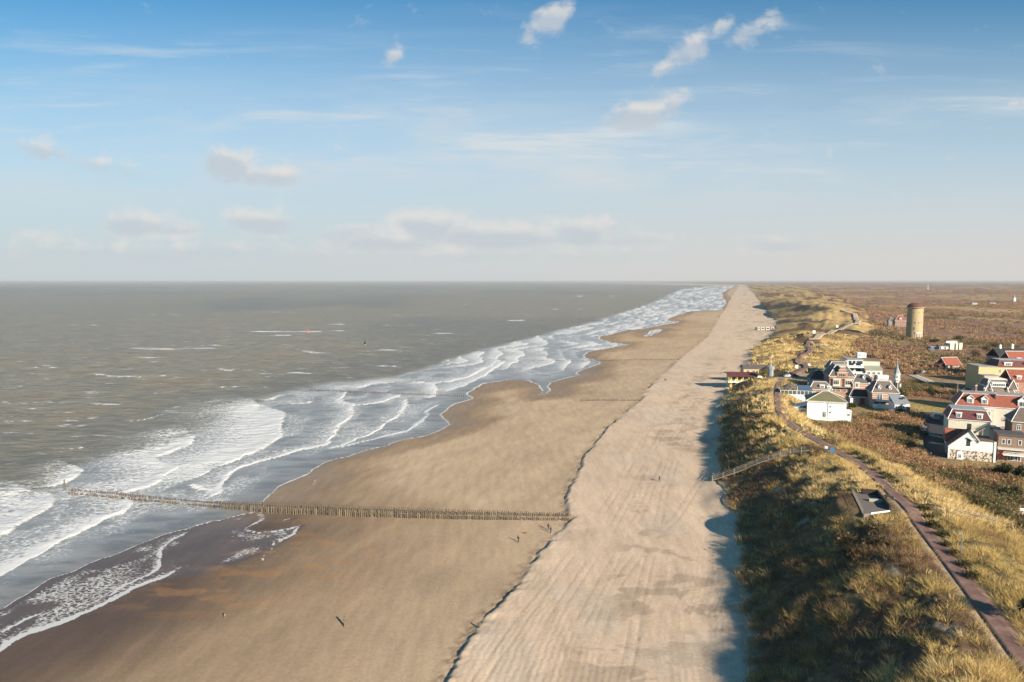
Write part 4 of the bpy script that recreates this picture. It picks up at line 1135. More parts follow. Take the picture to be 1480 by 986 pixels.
mb = MB(); mb.tube((0, 0, 17.0), (0, 0, 18.0), .05, .03, 6); mb.blob((0, 0, 17.4), (.14, .14, .14)); mb.build('finial', M['white'], sp_)

# ---------------- low brown-roofed house and grey roof behind it
h = house('hotel_cottage', 'low cottage with brown slate roof and white dormer left of the brick hotel house', 'house', 1186, 573, 11, RZ, clear=(9, 8, 1))
walls(h, [(-4.4, 4.4, 0, 7.5, -1.5, 2.9)], 'brick'); hip(h, -4.4, 4.4, 0, 7.5, 3.0, 5.9, 1.8, 2.8, 'slate_brown', 'flat_roof', tr=.14)
dormer(h, .6, .3, 3.3, 1.9, 1.5, 2.2, 0, 'flat', roof='white', nx=2); dormer(h, 3.2, .1, 3.1, 1.6, 1.3, 2.0, 0, 'flat', roof='white', nx=2)
for x in (-2.9, 0, 2.7): window(h, x, -.003, 1.4, 1.7, 1.5, 0, 3, 2)
h = house('hotel_rear_hall', 'plain hall with a dark grey pitched roof tucked behind the brown-roofed cottage', 'house', 1190, 560, 11, RZ, dist=313, clear=(11, 8, 1))
walls(h, [(-5, 4, 0, 8, -1, 4.0)], 'grey_wall'); hip(h, -5, 4, 0, 8, 4.1, 7.6, 2.6, None, 'black_roof', None, trim='zinc', tr=.08)

# ---------------- glazed sea terrace
h = house('glazed_terrace', 'glazed terrace pavilion with blue-grey glass roofs and a white low wall beside the path', 'pavilion', 1151, 573, 12, RZ, clear=(13, 10, .5))
walls(h, [(-6.4, 6.4, 0, .25, -2, .8), (-6.4, -6.15, .253, 9, -2, .8)], 'white', 'low_wall')
mb = MB()
for k in range(9): mb.box(-6.35 + k * 1.56, -6.2 + k * 1.56, .05, .2, .803, 2.35)
for k in range(5): mb.box(-6.35, -6.2, 1.2 + k * 1.8, 1.35 + k * 1.8, .803, 2.35)
mb.box(-6.4, 6.4, 0, .25, 2.353, 2.5); mb.box(-6.4, -6.15, .253, 9, 2.353, 2.5); mb.build('posts', M['white'], h)
mb = MB(); mb.box(-6.2, 6.3, .1, .15, .81, 2.34); mb.box(-6.3, -6.25, .26, 8.9, .81, 2.34); mb.build('glazing', M['blue_glass'], h)
mb = MB(); mb.prism([(-.1, 2.52), (8.8, 3.5), (8.8, 3.6), (-.1, 2.62)], 'x', .8, 6.5); mb.build('glass_roof', M['blue_glass'], h)
mb = MB(); mb.box(-6, .6, .4, 8.8, -.4, .05); mb.build('terrace_floor', M['concrete'], h)
walls(h, [(2.2, 6.3, 8.803, 9.2, -1, 3.4)], 'white', 'back_wall')
mb = MB()
for k in range(8):
    a_ = k * math.pi / 4; mb.tube((-1.8 + 2.6 * math.cos(a_), 6.3 + 2.6 * math.sin(a_), .05), (-1.8 + 2.6 * math.cos(a_), 6.3 + 2.6 * math.sin(a_), 3.0), .09, .09, 6)
gz = mb.build('gazebo', M['zinc'], h); mb = MB(); mb.lathe([(3.2, 3.0), (3.1, 3.15), (1.2, 4.2), (.1, 4.6)], 8, 0, -1.8, 6.3); mb.build('gazebo_roof', M['slate'], gz)

# ---------------- modern flats behind the hotel
h = house('modern_flats', 'modern flat-roofed apartment block with white balconies and a white rooftop box', 'apartment block', 1251, 540, 9.5, RZ, dist=334, clear=(17, 14, 1))
walls(h, [(-7.6, -.6, 1, 13, -1, 11.9)], 'white'); walls(h, [(-.597, 7.4, 2.5, 13, -1, 11.3)], 'pale_wall', 'side_block')
mb = MB(); mb.box(-8, -.4, .6, 13.3, 11.903, 12.25, 0); mb.build('roof', M['flat_roof'], h)
mb = MB(); mb.box(-.393, 7.8, 2.2, 13.3, 11.303, 11.6); mb.build('side_roof', M['brown_flat'], h)
pb = walls(h, [(-1.6, 2.4, 7.6, 11.5, 12.3, 14.8)], 'white', 'rooftop_box'); window(pb, -.9, 7.597, 13.7, .5, .6, 0, 1, 1, 'dark_frame', single=True)
for x in (-6.4, -4.6, -2.8, -1.4): window(h, x, .997, 10.6, 1.3, 1.5, 0, 2, 1, 'dark_frame')
for i, z in enumerate((8.4, 5.6)):
    mb = MB(); mb.box(-7.6, -.7, -1.2 - i * 1.2, .997, z - .25, z - .05); mb.box(-7.6, -.7, -1.2 - i * 1.2, -1.1 - i * 1.2, z - .047, z + .85); mb.build('balcony', M['white'], h)
    for x in (-5.8, -2.6): window(h, x, .997, z + 1.05, 2.2, 1.8, 0, 3, 1, 'dark_frame')
walls(h, [(-.3, 7.2, -3.5, 2.497, -1, 7.6)], 'pale_wall', 'front_wing'); mb = MB(); mb.prism([(-3.8, 7.5), (2.49, 8.9), (2.49, 9.1), (-3.8, 7.7)], 'x', -.6, 7.5); mb.build('wing_roof', M['green_zinc'], h)
for x in (1.2, 3.4, 5.6): window(h, x, -3.503, 6.0, 1.3, 1.3, 0, 2, 1)
walls(h, [(4.5, 9.2, -6.5, -3.503, -1, 5.2)], 'white', 'white_annex'); mb = MB(); mb.box(4.3, 9.4, -6.7, -3.51, 5.203, 5.4); mb.build('annex_roof', M['white'], h)

h = house('hotel_courtyard_house', 'grey-roofed hotel house with pale ridge lines directly behind the stepped brick gable', 'hotel', 1216, 560, 10, RZ, dist=320, clear=(10, 8, 0))
walls(h, [(-5.2, 3.2, 0, 8, -1, 8.6)], 'pale_wall'); hip(h, -5.2, 3.2, 0, 8, 8.7, 12.2, 1.6, 1.4, 'slate', 'brown_flat', tr=.14)
for x in (-3.4, -1, 1.4): window(h, x, -.003, 7.3, 1.3, 1.6, 0, 2, 2)
h = house('service_sheds', 'low white service sheds with flat roofs behind the slender turret', 'shed', 1280, 560, 9.5, RZ, dist=322, clear=(14, 6, 1))
walls(h, [(-6, -1, 0, 4, -.5, 2.6), (-.5, 3.5, 1, 5, -.5, 3.4), (4, 7.5, 0, 3.5, -.5, 2.2)], 'white')
mb = MB(); mb.box(-6.2, -.8, -.2, 4.2, 2.603, 2.8); mb.box(-.7, 3.7, .8, 5.2, 3.403, 3.6); mb.box(3.8, 7.7, -.2, 3.7, 2.203, 2.4); mb.build('roof', M['flat_roof'], h)
for x in (-4.5, -2.5): window(h, x, -.003, 1.4, 1.1, 1.1, 0, 2, 1, 'dark_frame')
window(h, 1.5, .997, 1.8, 1.2, 1.3, 0, 2, 1, 'dark_frame')

# ---------------- right-hand cluster
h = house('white_gable_house', 'white gabled house with a rubble stone ground floor and an orange-red roof', 'house', 1403, 668, 9.0, -25, clear=(12, 10, 1))
mb = MB(); mb.prism([(-5.4, 3.2), (5.4, 3.2), (5.4, 6.1), (1.6, 6.1), (-.5, 9.1), (-5.4, 4.5)], 'y', 0, 3.0); mb.box(-5.4, 5.4, 3.0, 9, 3.2, 4.6); mb.box(-.5, 5.4, 3.0, 9, 4.6, 6.1); mb.build('wall', M['white'], h)
walls(h, [(-5.2, 5.2, .06, 8.9, -2, 3.197)], 'stone_rubble', 'stone_base'); walls(h, [(5.2, 5.75, -.15, .6, -2, 6.3), (-5.6, -5.2, -.1, .5, -2, 4.2)], 'white', 'corner_pier')
mb = MB()
def slab(a, b, y0, y1, th, mi): mb.prism([a, b, (b[0], b[1] + th), (a[0], a[1] + th)], 'y', y0, y1, mi)
slab((-5.9, 4.15), (-.5, 9.2), -.35, 3.0, .22, 0); slab((-.5, 9.2), (1.9, 5.9), -.35, 6.0, .22, 0); mb.prism([(3.003, 4.6), (6.2, 8.2), (9.4, 4.6)], 'x', -5.9, -.6, 0)
slab((-5.95, 4.0), (-.5, 9.12), -.47, -.353, .36, 2); slab((-.5, 9.12), (1.95, 5.75), -.47, -.353, .36, 1)
mb.build('roof', [M['red_tile'], M['white'], M['dark_frame']], h)
mb = MB(); mb.box(1.95, 5.4, .25, 8.9, 6.103, 6.2, 0)
for k in range(5): mb.box(2.05 + k * .8, 2.12 + k * .8, .3, .37, 6.2, 7.1, 1)
mb.box(2.0, 5.4, .3, .37, 7.103, 7.2, 1); mb.build('roof_terrace', [M['brown_flat'], M['dark_frame']], h)
window(h, -.8, -.003, 5.6, .85, 1.9, 0, 1, 2, 'dark_frame')
mb = MB(); n = 10; arch = [(-.75, -.6), (.75, -.6), (.75, 1.3)] + [(.75 * math.cos(math.pi * k / n), 1.3 + .75 * math.sin(math.pi * k / n)) for k in range(1, n)] + [(-.75, 1.3)]
mb.prism(arch, 'y', -.12, .057); mb.build('arched_surround', M['white'], h, (-2.7, 0, .9)); window(h, -2.65, -.125, 1.5, .65, 1.1, 0, 1, 2, 'white')
mb = MB(); mb.prism([(-.5, 7.2), (.9, 6.4), (.9, 6.6), (-.5, 7.4)], 'y', -.8, -.48); mb.build('bracket', M['cream'], h)

h = house('cream_mansard_house', 'cream house with a maroon mansard roof and two white dormers above the white gabled house', 'house', 1408, 650, 9.5, -25, dist=206, clear=(12, 10, 1))
walls(h, [(-5.5, 5.3, 0, 9.5, -1, 8.2)], 'cream')
hip(h, -5.5, 5.3, 0, 9.5, 8.3, 11.2, 1.0, 1.2, 'maroon_tile', 'zinc', tr=.13, over=.3)
for x in (-2.9, 2.5): dormer(h, x, .05, 8.55, 1.5, 1.7, 1.8, 0, 'flat', roof='white', nx=2)
window(h, 0, -.003, 6.2, 1.0, 1.9, 0, 2, 3, 'dark_frame')
for y in (2, 4.7, 7.4):
    for z in (2, 4.4, 6.6): window(h, -5.503, y, z, .9, 1.4, -math.pi / 2, 2, 2)
mb = MB()
for k in range(12): mb.box(1.3 + k * .28, 1.6 + k * .28, -1.2, -.05, 4.3 + k * .24, 4.37 + k * .24)
mb.tube((1.3, -1.2, 5.2), (4.7, -1.2, 8.0), .04, .04, 5); mb.box(4.5, 6.6, -1.3, -.05, 7.1, 7.2); mb.box(3.2, 3.3, -1.2, -1.1, -1, 5.9); mb.build('outside_stair', M['cream'], h)
walls(h, [(5.303, 8.6, .5, 6, -1, 5.6)], 'cream', 'side_annex'); mb = MB(); mb.box(5.31, 8.8, .3, 6.2, 5.603, 5.75); mb.build('annex_roof', M['flat_roof'], h)
mb = MB()
for k in range(9): mb.box(5.4 + k * .41, 5.45 + k * .41, .35, .4, 5.753, 6.7)
mb.box(5.35, 8.8, .35, .4, 6.703, 6.76); mb.build('railing', M['white'], h); window(h, 7, .497, 4.2, 1.0, 1.8, 0, 2, 2)

h = house('red_roof_terrace', 'long terrace block with bright red tiled mansard roof and white dormers', 'apartment block', 1450, 630, 9.5, -25, dist=228, clear=(29, 12, 1))
walls(h, [(-12.5, 14, 0, 11, -1, 8.0)], 'pale_wall')
hip(h, -12.5, 14, 0, 11, 8.1, 12.0, 2.4, 2.2, 'red_tile', 'flat_roof', tr=.15, over=.3)
for x in (-8.3, -4.2): dormer(h, x, .2, 8.6, 1.9, 2.1, 2.2, 0, 'gable', roof='red_tile', nx=3)
dormer(h, 6.4, .1, 8.5, 2.6, 2.2, 2.4, 0, 'gable', roof='red_tile', nx=2); dormer(h, 11.2, .1, 8.5, 2.2, 2.0, 2.4, 0, 'gable', roof='red_tile', nx=2)
walls(h, [(-4.6, -1.6, -1.8, -.003, -1, 7.4)], 'cream', 'stair_bay'); mb = MB(); mb.box(-4.8, -1.4, -2.0, -.01, 7.403, 7.6); mb.build('bay_roof', M['white'], h)
for z in (6.0, 3.2): window(h, -3.1, -1.803, z, .8, 1.6, 0, 2, 2)
for z in (1.9, 4.9):
    for x in (4.2, 8.4, 12): window(h, x, -.003, z + .9, 1.1, 1.9, 0, 2, 2, 'dark_frame')
    mb = MB(); mb.box(3.2, 9.6, -1.5, -.003, z - .2, z - .05)
    for k in range(17): mb.box(3.2 + k * .395, 3.24 + k * .395, -1.5, -1.45, z - .047, z + .85)
    mb.box(3.2, 9.6, -1.52, -1.44, z + .853, z + .92); mb.build('balcony', M['dark_frame'], h)
chimney(h, -5.8, 6.5, 11.5, 14.2, .5, 'brick'); chimney(h, -1.2, 1.6, 10.4, 12.6, .45, 'dark_frame')

h = house('brown_flat_house', 'small brown brick flat-roofed house with a white canopy over its ground floor', 'house', 1461, 668, 9.5, -25, clear=(8, 8, 1))
walls(h, [(-3.2, 3.2, 0, 6.5, -1, 7.4)], 'brick_brown'); mb = MB(); mb.box(-3.5, 3.5, -.3, 6.8, 7.403, 7.7); mb.build('roof', M['slate'], h)
for x in (-2.0, -.7, 1.8): window(h, x, -.003, 5.7, .85, 1.4, 0, 1, 1)
mb = MB(); mb.box(-3.4, 3.4, -1.4, -.003, 3.6, 4.1); mb.build('ledge', M['pale_wall'], h)
mb = MB(); mb.box(-2.3, 3.3, -2.2, -.01, 2.2, 2.5)
for k in range(12): mb.box(-2.25 + k * .5, -2.2 + k * .5, -2.2, -2.15, 2.503, 3.2)
mb.box(-2.3, 3.3, -2.22, -2.13, 3.203, 3.3); mb.build('canopy', M['white'], h)
for x in (-.2, 1.5): window(h, x, -.003, 1.2, 1.4, 1.5, 0, 2, 1)
g = house('garden_parasol', 'closed-sided dark red parasol on the terrace left of the brown flat-roofed house', 'parasol', 1449.5, 667, 9.5, 0)
mb = MB(); mb.lathe([(1.15, 1.6), (1.15, 2.0), (.5, 2.7), (.05, 3.0)], 8); mb.build('canopy', M['red_cloth'], g); mb = MB(); mb.tube((0, 0, -.3), (0, 0, 1.99), .04, .04, 6); mb.build('pole', M['white'], g)

h = house('grey_gable_house', 'house with grey slate mansard, white barge boards and a band of white windows', 'house', 1449, 600, 9.5, -12, dist=258, clear=(13, 11, 1))
walls(h, [(-5.8, 6.2, 0, 10, -1, 6.0)], 'pale_wall')
hip(h, -5.8, 6.2, 0, 10, 6.1, 10.4, 1.9, 1.5, 'slate_brown', None, tr=.17, over=.3, name='lower_roof')
hip(h, -3.6, 4.0, 1.8, 8.2, 10.45, 13.0, .8, .9, 'slate_brown', 'white', tr=.12, over=.15)
dormer(h, -.2, .55, 10.2, 4.6, 1.7, 2.6, 0, 'flat', roof='white', nx=6, ww=4.3, wh=1.1); dormer(h, .6, -.1, 6.4, 2.4, 1.8, 2.0, 0, 'flat', roof='white', nx=3)
lines(h, [((-6, -.35, 6.1), (-3.2, .6, 13.0)), ((-3.2, .6, 11.5), (-1.6, -.3, 6.2)), ((2.6, .5, 10.3), (3.8, -.35, 6.3))], .16, M['white'], 'barge_board')
mb = MB(); mb.prism([(3.0, 9.5), (6.2, 9.5), (4.6, 13.2)], 'y', .5, 6); mb.build('side_gable', M['slate_brown'], h); lines(h, [((2.9, .42, 9.5), (4.6, .42, 13.3)), ((6.3, .42, 9.5), (4.6, .42, 13.3))], .17, M['white'], 'gable_board')
chimney(h, -4.6, 1.5, 7.5, 9.4, .5, 'white')

h = house('brick_corner_house', 'red brick house with orange tiled roof at the right edge behind the grey gabled house', 'house', 1483, 590, 9.5, -12, dist=272, clear=(9, 12, 1))
walls(h, [(-4, 6, 0, 10, -1, 10.5)], 'brick'); gable(h, -4, 6, 0, 10, 10.6, 14.6, 'x', 'red_tile'); dormer(h, -1.4, .6, 11.0, 1.6, 1.5, 2.0, 0, 'flat', roof='white', nx=2)
for z in (3, 6, 8.8): row(h, (-2.4, .8, 4), -.003, z, 1.2, 1.6)

h = house('yellow_block', 'long ochre-yellow rendered block with a flat grey edge and dark maroon roof', 'apartment block', 1456, 570, 9.5, -8, dist=306, clear=(26, 12, 1))
walls(h, [(-11.3, 13, 0, 11, -1, 12.0)], 'yellow_wall'); mb = MB(); mb.box(-11.6, -3.6, -.3, 11.3, 12.003, 12.3); mb.build('flat_roof', M['flat_roof'], h)
hip(h, -3.4, 13, 0, 11, 12.1, 15.0, 1.6, 2.0, 'maroon_tile', 'zinc', trim='brown_flat', tr=.1, over=.2)
dormer(h, 1.0, .3, 12.4, 3.2, 1.6, 2, 0, 'flat', roof='white', nx=3); dormer(h, 9, .3, 12.4, 2.4, 1.6, 2, 0, 'flat', roof='white', nx=3)
for x in (-2.4, 1.2, 2.8, 7.4, 9.0): window(h, x, -.003, 10.2, 1.0, 1.8, 0, 2, 1)
mb = MB(); mb.box(-.2, 4.2, -1.3, -.003, 9.0, 9.15); mb.box(-.2, 4.2, -1.3, -1.25, 9.153, 10.0); mb.build('balcony', M['green_zinc'], h)
walls(h, [(-11.8, -5.6, -6, -.003, -1, 8.6)], 'yellow_wall', 'lower_wing'); mb = MB(); mb.box(-12, -5.4, -6.2, -.01, 8.603, 8.8); mb.build('wing_roof', M['flat_roof'], h)
walls(h, [(-11.6, -4.5, -12, -6.21, -1, 4.2)], 'pale_wall', 'garage'); mb = MB(); mb.prism([(-12.3, 3.9), (-6.22, 5.6), (-6.22, 5.8), (-12.3, 4.1)], 'x', -11.9, -4.2); mb.build('garage_roof', M['slate_brown'], h)
for x in (-10, -7.5): window(h, x, -6.003, 6.9, 1.2, 1.2, 0, 2, 1)

h = house('black_roof_house', 'broad house with a near-black tiled roof and two white chimneys at the right edge', 'house', 1468, 550, 9.5, -5, dist=352, clear=(22, 13, 1))
walls(h, [(-7, 12, 0, 12, -1, 11.0)], 'grey_wall'); gable(h, -7, 12, 0, 12, 11.1, 15.4, 'x', 'black_roof', trim='slate'); chimney(h, -4, 6, 14.8, 17.0, .9, 'white'); chimney(h, 2, 6, 14.8, 17.4, 1.0, 'white')
row(h, (-5.5, -3.6, -1.7), -.003, 9.2, 1.2, 1.6)
h = house('orange_roof_house', 'house with a steep orange-red roof and white barge board in front of the black-roofed house', 'house', 1484, 540, 9.5, -5, dist=330, clear=(14, 12, 1))
walls(h, [(-6, 6, 0, 11, -1, 11.0)], 'cream'); gable(h, -6, 6, 0, 11, 11.1, 16.0, 'x', 'red_tile'); row(h, (-4, -1.5, 1, 3.5), -.003, 9.0, 1.1, 1.6); dormer(h, -2.5, 1.0, 11.8, 1.8, 1.4, 2, 0, 'flat', roof='white', nx=2)

h = house('slate_corner_house', 'tall brick house with slate hipped roof at the right edge beside the brown flat house', 'house', 1496, 668, 9.5, -25, dist=196, clear=(10, 9, 1))
walls(h, [(-4.2, 5, 0, 9, -1, 9.5)], 'brick_brown'); hip(h, -4.2, 5, 0, 9, 9.6, 13.2, 2.4, None, 'slate_brown', None, tr=.1)
for z in (2, 5, 8): row(h, (-2.6, .2, 3), -.003, z, 1.1, 1.6)
chimney(h, 0, 5, 12, 14.4)

# ---------------- barn, ruin, container, villa by the tower
h = house('red_roof_barn', 'dark tarred barn with a red tiled roof and white ridge ends standing alone in scrub', 'barn', 1377, 534, 9.5, 6, clear=(11, 8, 2))
mb = MB(); mb.prism([(0, -1), (7, -1), (7, 3.0), (3.5, 6.4), (0, 3.0)], 'x', -4.2, 4.6); mb.build('wall', M['black_wood'], h)
gable(h, -4.2, 4.6, 0, 7, 3.05, 6.45, 'x', 'red_tile', .5)
walls(h, [(-.6, 2.6, -.35, -.003, -1, 2.3)], 'brick_brown', 'porch'); window(h, 1.0, -.353, 1.2, 1.3, 1.5, 0, 2, 2); window(h, 3.4, -.003, 1.6, .9, 1.0); window(h, -2.5, -.003, 1.6, .9, 1.0); window(h, -4.203, 3.4, 3.4, 1.0, 1.0, -math.pi / 2)
walls(h, [(-7.4, -4.21, 1.5, 6, -1, 2.2)], 'black_wood', 'lean_to'); mb = MB(); mb.prism([(-7.7, 2.05), (-4.22, 3.6), (-4.22, 3.8), (-7.7, 2.25)], 'y', 1.2, 6.3); mb.build('lean_to_roof', M['red_tile'], h)
h = house('ruined_wall_house', 'roofless peach-coloured walls of a half demolished house among evergreens', 'ruin', 1382, 504.5, 9.5, 0, clear=(12, 7, 1))
walls(h, [(-4.6, -4.2, 0, 6, -1, 4.2), (-4.197, -1.5, 0, .4, -1, 3.6), (-.3, 1.2, 0, .4, -1, 4.8), (2.2, 4.6, 0, .4, -1, 4.4), (4.2, 4.6, .403, 6, -1, 4.9), (-4.197, 4.197, 5.6, 6, -1, 5.6)], 'cream')
mb = MB(); mb.box(-12, -5, 1, 5, -1, 2.2, 0); mb.box(-12.3, -4.8, .7, 5.3, 2.203, 2.5, 1); mb.box(-11, -9.4, .4, .997, .2, 1.6, 2); mb.box(-7.4, -5.6, .4, .997, -.4, 1.2, 2); mb.build('site_shed', [M['grey_wall'], M['slate'], M['white']], h)
h = house('blue_container', 'small blue steel container left of the ruined walls', 'container', 1347.5, 506, 9.5, 8)
mb = MB(); mb.box(-1.6, 1.6, 0, 3.2, -.2, 2.5)
for k in range(10): mb.box(-1.55 + k * .33, -1.42 + k * .33, -.05, -.003, -.05, 2.35)
mb.build('shell', M['blue_paint'], h); mb = MB(); mb.box(-1.65, 1.65, -.06, 3.25, 2.503, 2.62); mb.build('roof', M['steel'], h)
h = house('tower_villa', 'brick villa with a red hipped roof left of the round tower', 'house', 1297, 472.5, 9.5, -18, clear=(18, 14, 2))
walls(h, [(-2.5, 8.5, 0, 11, -1, 7)], 'brick'); hip(h, -2.5, 8.5, 0, 11, 7.1, 12.2, 3.6, 4.6, 'red_tile', None, tr=.12)
walls(h, [(-8.5, -2.503, 2, 11, -1, 6)], 'grey_wall', 'side_wing'); hip(h, -8.5, -2.6, 2, 11, 6.1, 10.0, 2.6, 3.8, 'slate', None, tr=.1, name='wing_roof')
row(h, (-.6, 3, 6.6), -.003, 5.0, 1.6, 1.9); row(h, (-.6, 3, 6.6), -.003, 1.8, 1.6, 1.9); row(h, (-7, -4.4), 1.997, 4, 1.4, 1.6)
dormer(h, 3, .4, 7.4, 2.4, 2.0, 3, 0, 'gable', roof='red_tile', nx=2); chimney(h, 6, 6, 10.5, 13.6, .8)

# ---------------- round water tower
h = house('water_tower', 'tall round yellow-brick tower with a brown shallow domed cap rising from the scrub', 'tower', 1321, 489, 9.5, 0, clear=(15, 8, 1))
mb = MB(); mb.lathe([(6.75, -1.5), (6.75, .8), (6.55, .9), (6.25, 20.2), (6.4, 20.3), (6.4, 20.7), (6.25, 20.8), (6.2, 26.6), (6.4, 26.7), (6.4, 27.2)], 48); sh_ = mb.build('shaft', M['tower_brick'], h, smooth=False)
mb = MB(); mb.lathe([(6.4, 27.203), (7.4, 27.3), (7.4, 27.75), (6.9, 27.8)], 48); mb.build('cornice', M['concrete'], h)
mb = MB(); mb.lathe([(6.9, 27.803), (6.3, 29.1), (5.0, 30.4), (3.0, 31.3), (1.0, 31.7), (.05, 31.75)], 40); cp = mb.build('cap', M['dome_tile'], h, smooth=True)
mb = MB(); mb.tube((0, 0, 31.7), (0, 0, 32.8), .12, .05, 6); mb.build('finial', M['slate'], cp)
for (deg, z, w_, hh) in ((-118, 14.2, .9, 1.6), (-122, 9.2, .9, 2.2), (-116, 5.2, .9, 1.8), (-92, 14.2, .8, 1.4), (-66, 14.2, .8, 1.4), (-92, 23.4, .7, 1.0), (-60, 23.4, .7, 1.0), (-128, 23.4, .7, 1.0)):
    r_ = 6.62 - .35 * z / 20; a_ = R(deg); window(h, r_ * math.cos(a_), r_ * math.sin(a_), z, w_, hh, a_ + math.pi / 2, 1, 2, 'concrete')
for deg in (-105, -86, -66):
    a_ = R(deg); mb = MB(); ar = [(-.95, -.5), (.95, -.5), (.95, 4.2)] + [(.95 * math.cos(math.pi * k / 8), 4.2 + .95 * math.sin(math.pi * k / 8)) for k in range(1, 8)] + [(-.95, 4.2)]
    mb.prism(ar, 'y', -.14, .3, 0); o = mb.build('arched_niche', M['cream'], h, (6.62 * math.cos(a_), 6.62 * math.sin(a_), .9), a_ + math.pi / 2)
    mb = MB(); mb.box(-.5, .5, -.2, -.143, -.4, 3.8); mb.build('shutter', M['brick_brown'], o)

# ---------------- beach restaurant on its stilts
h = house('beach_restaurant', 'yellow-posted beach restaurant with a maroon roof standing against the dune foot', 'restaurant', 1074, 561, 3.2, -3, clear=(16, 12, 1))
walls(h, [(-6.4, 7, 2.2, 9, -1, 6.6)], 'pale_wall')
mb = MB()
for k in range(5): x = -6.3 + k * 3.1; mb.box(x - .18, x + .18, -.1, .26, -1, 6.2)
for k in range(2): mb.box(-7.6 - .15, -7.6 + .15, -.1 + k * 4, .2 + k * 4, 3.2, 6.2)
mb.box(-7.8, 7, -.05, .2, 6.203, 6.45); mb.build('posts', M['yellow_paint'], h)
mb = MB(); mb.box(-8, 7.2, -.3, 2.197, 2.95, 3.2); mb.box(-8, 7.2, -.3, -.2, 3.203, 3.35); mb.box(-8, -6.403, 2.2, 8, 2.95, 3.2); mb.build('deck', M['white'], h)
mb = MB()
for k in range(22): mb.box(-7.95 + k * .72, -7.9 + k * .72, -.29, -.24, 3.353, 4.1)
mb.box(-8, 7.2, -.3, -.22, 4.103, 4.2); mb.build('railing', M['white'], h)
mb = MB(); mb.prism([(-1.2, 6.4), (4.5, 7.9), (9.8, 6.9), (9.8, 7.1), (4.5, 8.15), (-1.2, 6.65)], 'x', -8.4, 7.4); mb.build('roof', M['maroon_tile'], h)
for k in range(4): window(h, -4.8 + k * 3.1, 2.197, 4.7, 2.5, 2.3, 0, 3, 1, 'yellow_paint'); window(h, -4.8 + k * 3.1, 2.197, 1.5, 2.5, 1.9, 0, 3, 1, 'yellow_paint')
walls(h, [(7.4, 10, .5, 4, -1, 6.3)], 'white', 'stair_tower')
h = house('kiosk_hall', 'low dark-roofed kiosk hall at the head of the beach ramp behind the beach restaurant', 'kiosk', 1093, 548, 5, -6, dist=384, clear=(16, 10, 1))
walls(h, [(-6.5, 8.5, 0, 8, -3, 5.8)], 'yellow_wall'); mb = MB(); mb.prism([(-.6, 5.7), (4, 7.4), (8.6, 5.7), (8.6, 5.95), (4, 7.65), (-.6, 5.95)], 'x', -7, 9); mb.build('roof', M['slate'], h)
row(h, (-4, -1, 2, 5), -.003, 4.3, 1.6, 1.6)
h = house('lifeguard_tower', 'small pale grey lookout hut with a tall mast at the beach entrance', 'hut', 1114, 541, 11.8, 0, clear=(4, 4, .5))
mb = MB(); mb.lathe([(1.4, -1), (1.4, 2.4), (1.9, 2.6), (1.9, 3.9), (1.5, 4.2), (.1, 4.7)], 8); mb.build('hut', M['zinc'], h); mb = MB(); mb.tube((0, 0, 4.6), (0, 0, 9.5), .10, .06, 6); mb.build('mast', M['white'], h)

# far beach huts, far chapel, dune-top hut
h = house('beach_huts_far', 'row of pale beach pavilions with dark openings on the far sand by the dune', 'pavilion', 1108, 476, 3.0, 20)
mb = MB()
for k, (x, w_) in enumerate(((-13, 3.5), (-8, 5), (-1, 6), (7, 4))): mb.box(x, x + w_, 0, 5, -.5, 2.4, 0); mb.box(x - .3, x + w_ + .3, -.4, 5.4, 2.403, 2.6, 0); mb.box(x + .7, x + w_ - .7, -.06, -.003, .2, 1.8, 1)
mb.build('huts', [M['pale_wall'], M['dark_frame']], h)
h = house('village_spire', 'distant white church spire on the horizon plain', 'church', 1465.5, 436, 9.0, 0)
mb = MB(); mb.box(-2.6, 2.6, -2.6, 2.6, -1, 9, 0); mb.lathe([(3, 9.003), (2.6, 9.6), (.2, 19)], 8, 1); mb.build('tower', [M['white'], M['zinc']], h)
h = house('radio_mast', 'distant thin white mast on the horizon above the scrubland', 'mast', 1341, 419, 8, 0)
mb = MB(); mb.lathe([(2.0, -1), (1.4, 20), (.9, 34), (.4, 38)], 10); mb.build('pole', M['white'], h)
h = house('distant_farm', 'distant low white farm buildings beside a dark tree belt on the plain', 'farm', 1425, 440.5, 9, 0)
mb = MB(); mb.box(-30, -18, 0, 10, -1, 2.4, 0); mb.box(10, 22, 0, 10, -1, 2.8, 0); mb.prism([(0, 2.803), (10, 2.803), (5, 5)], 'x', 10, 22, 1); mb.prism([(0, 2.403), (10, 2.403), (5, 4.5)], 'x', -30, -18, 1); mb.build('barns', [M['pale_wall'], M['zinc']], h)
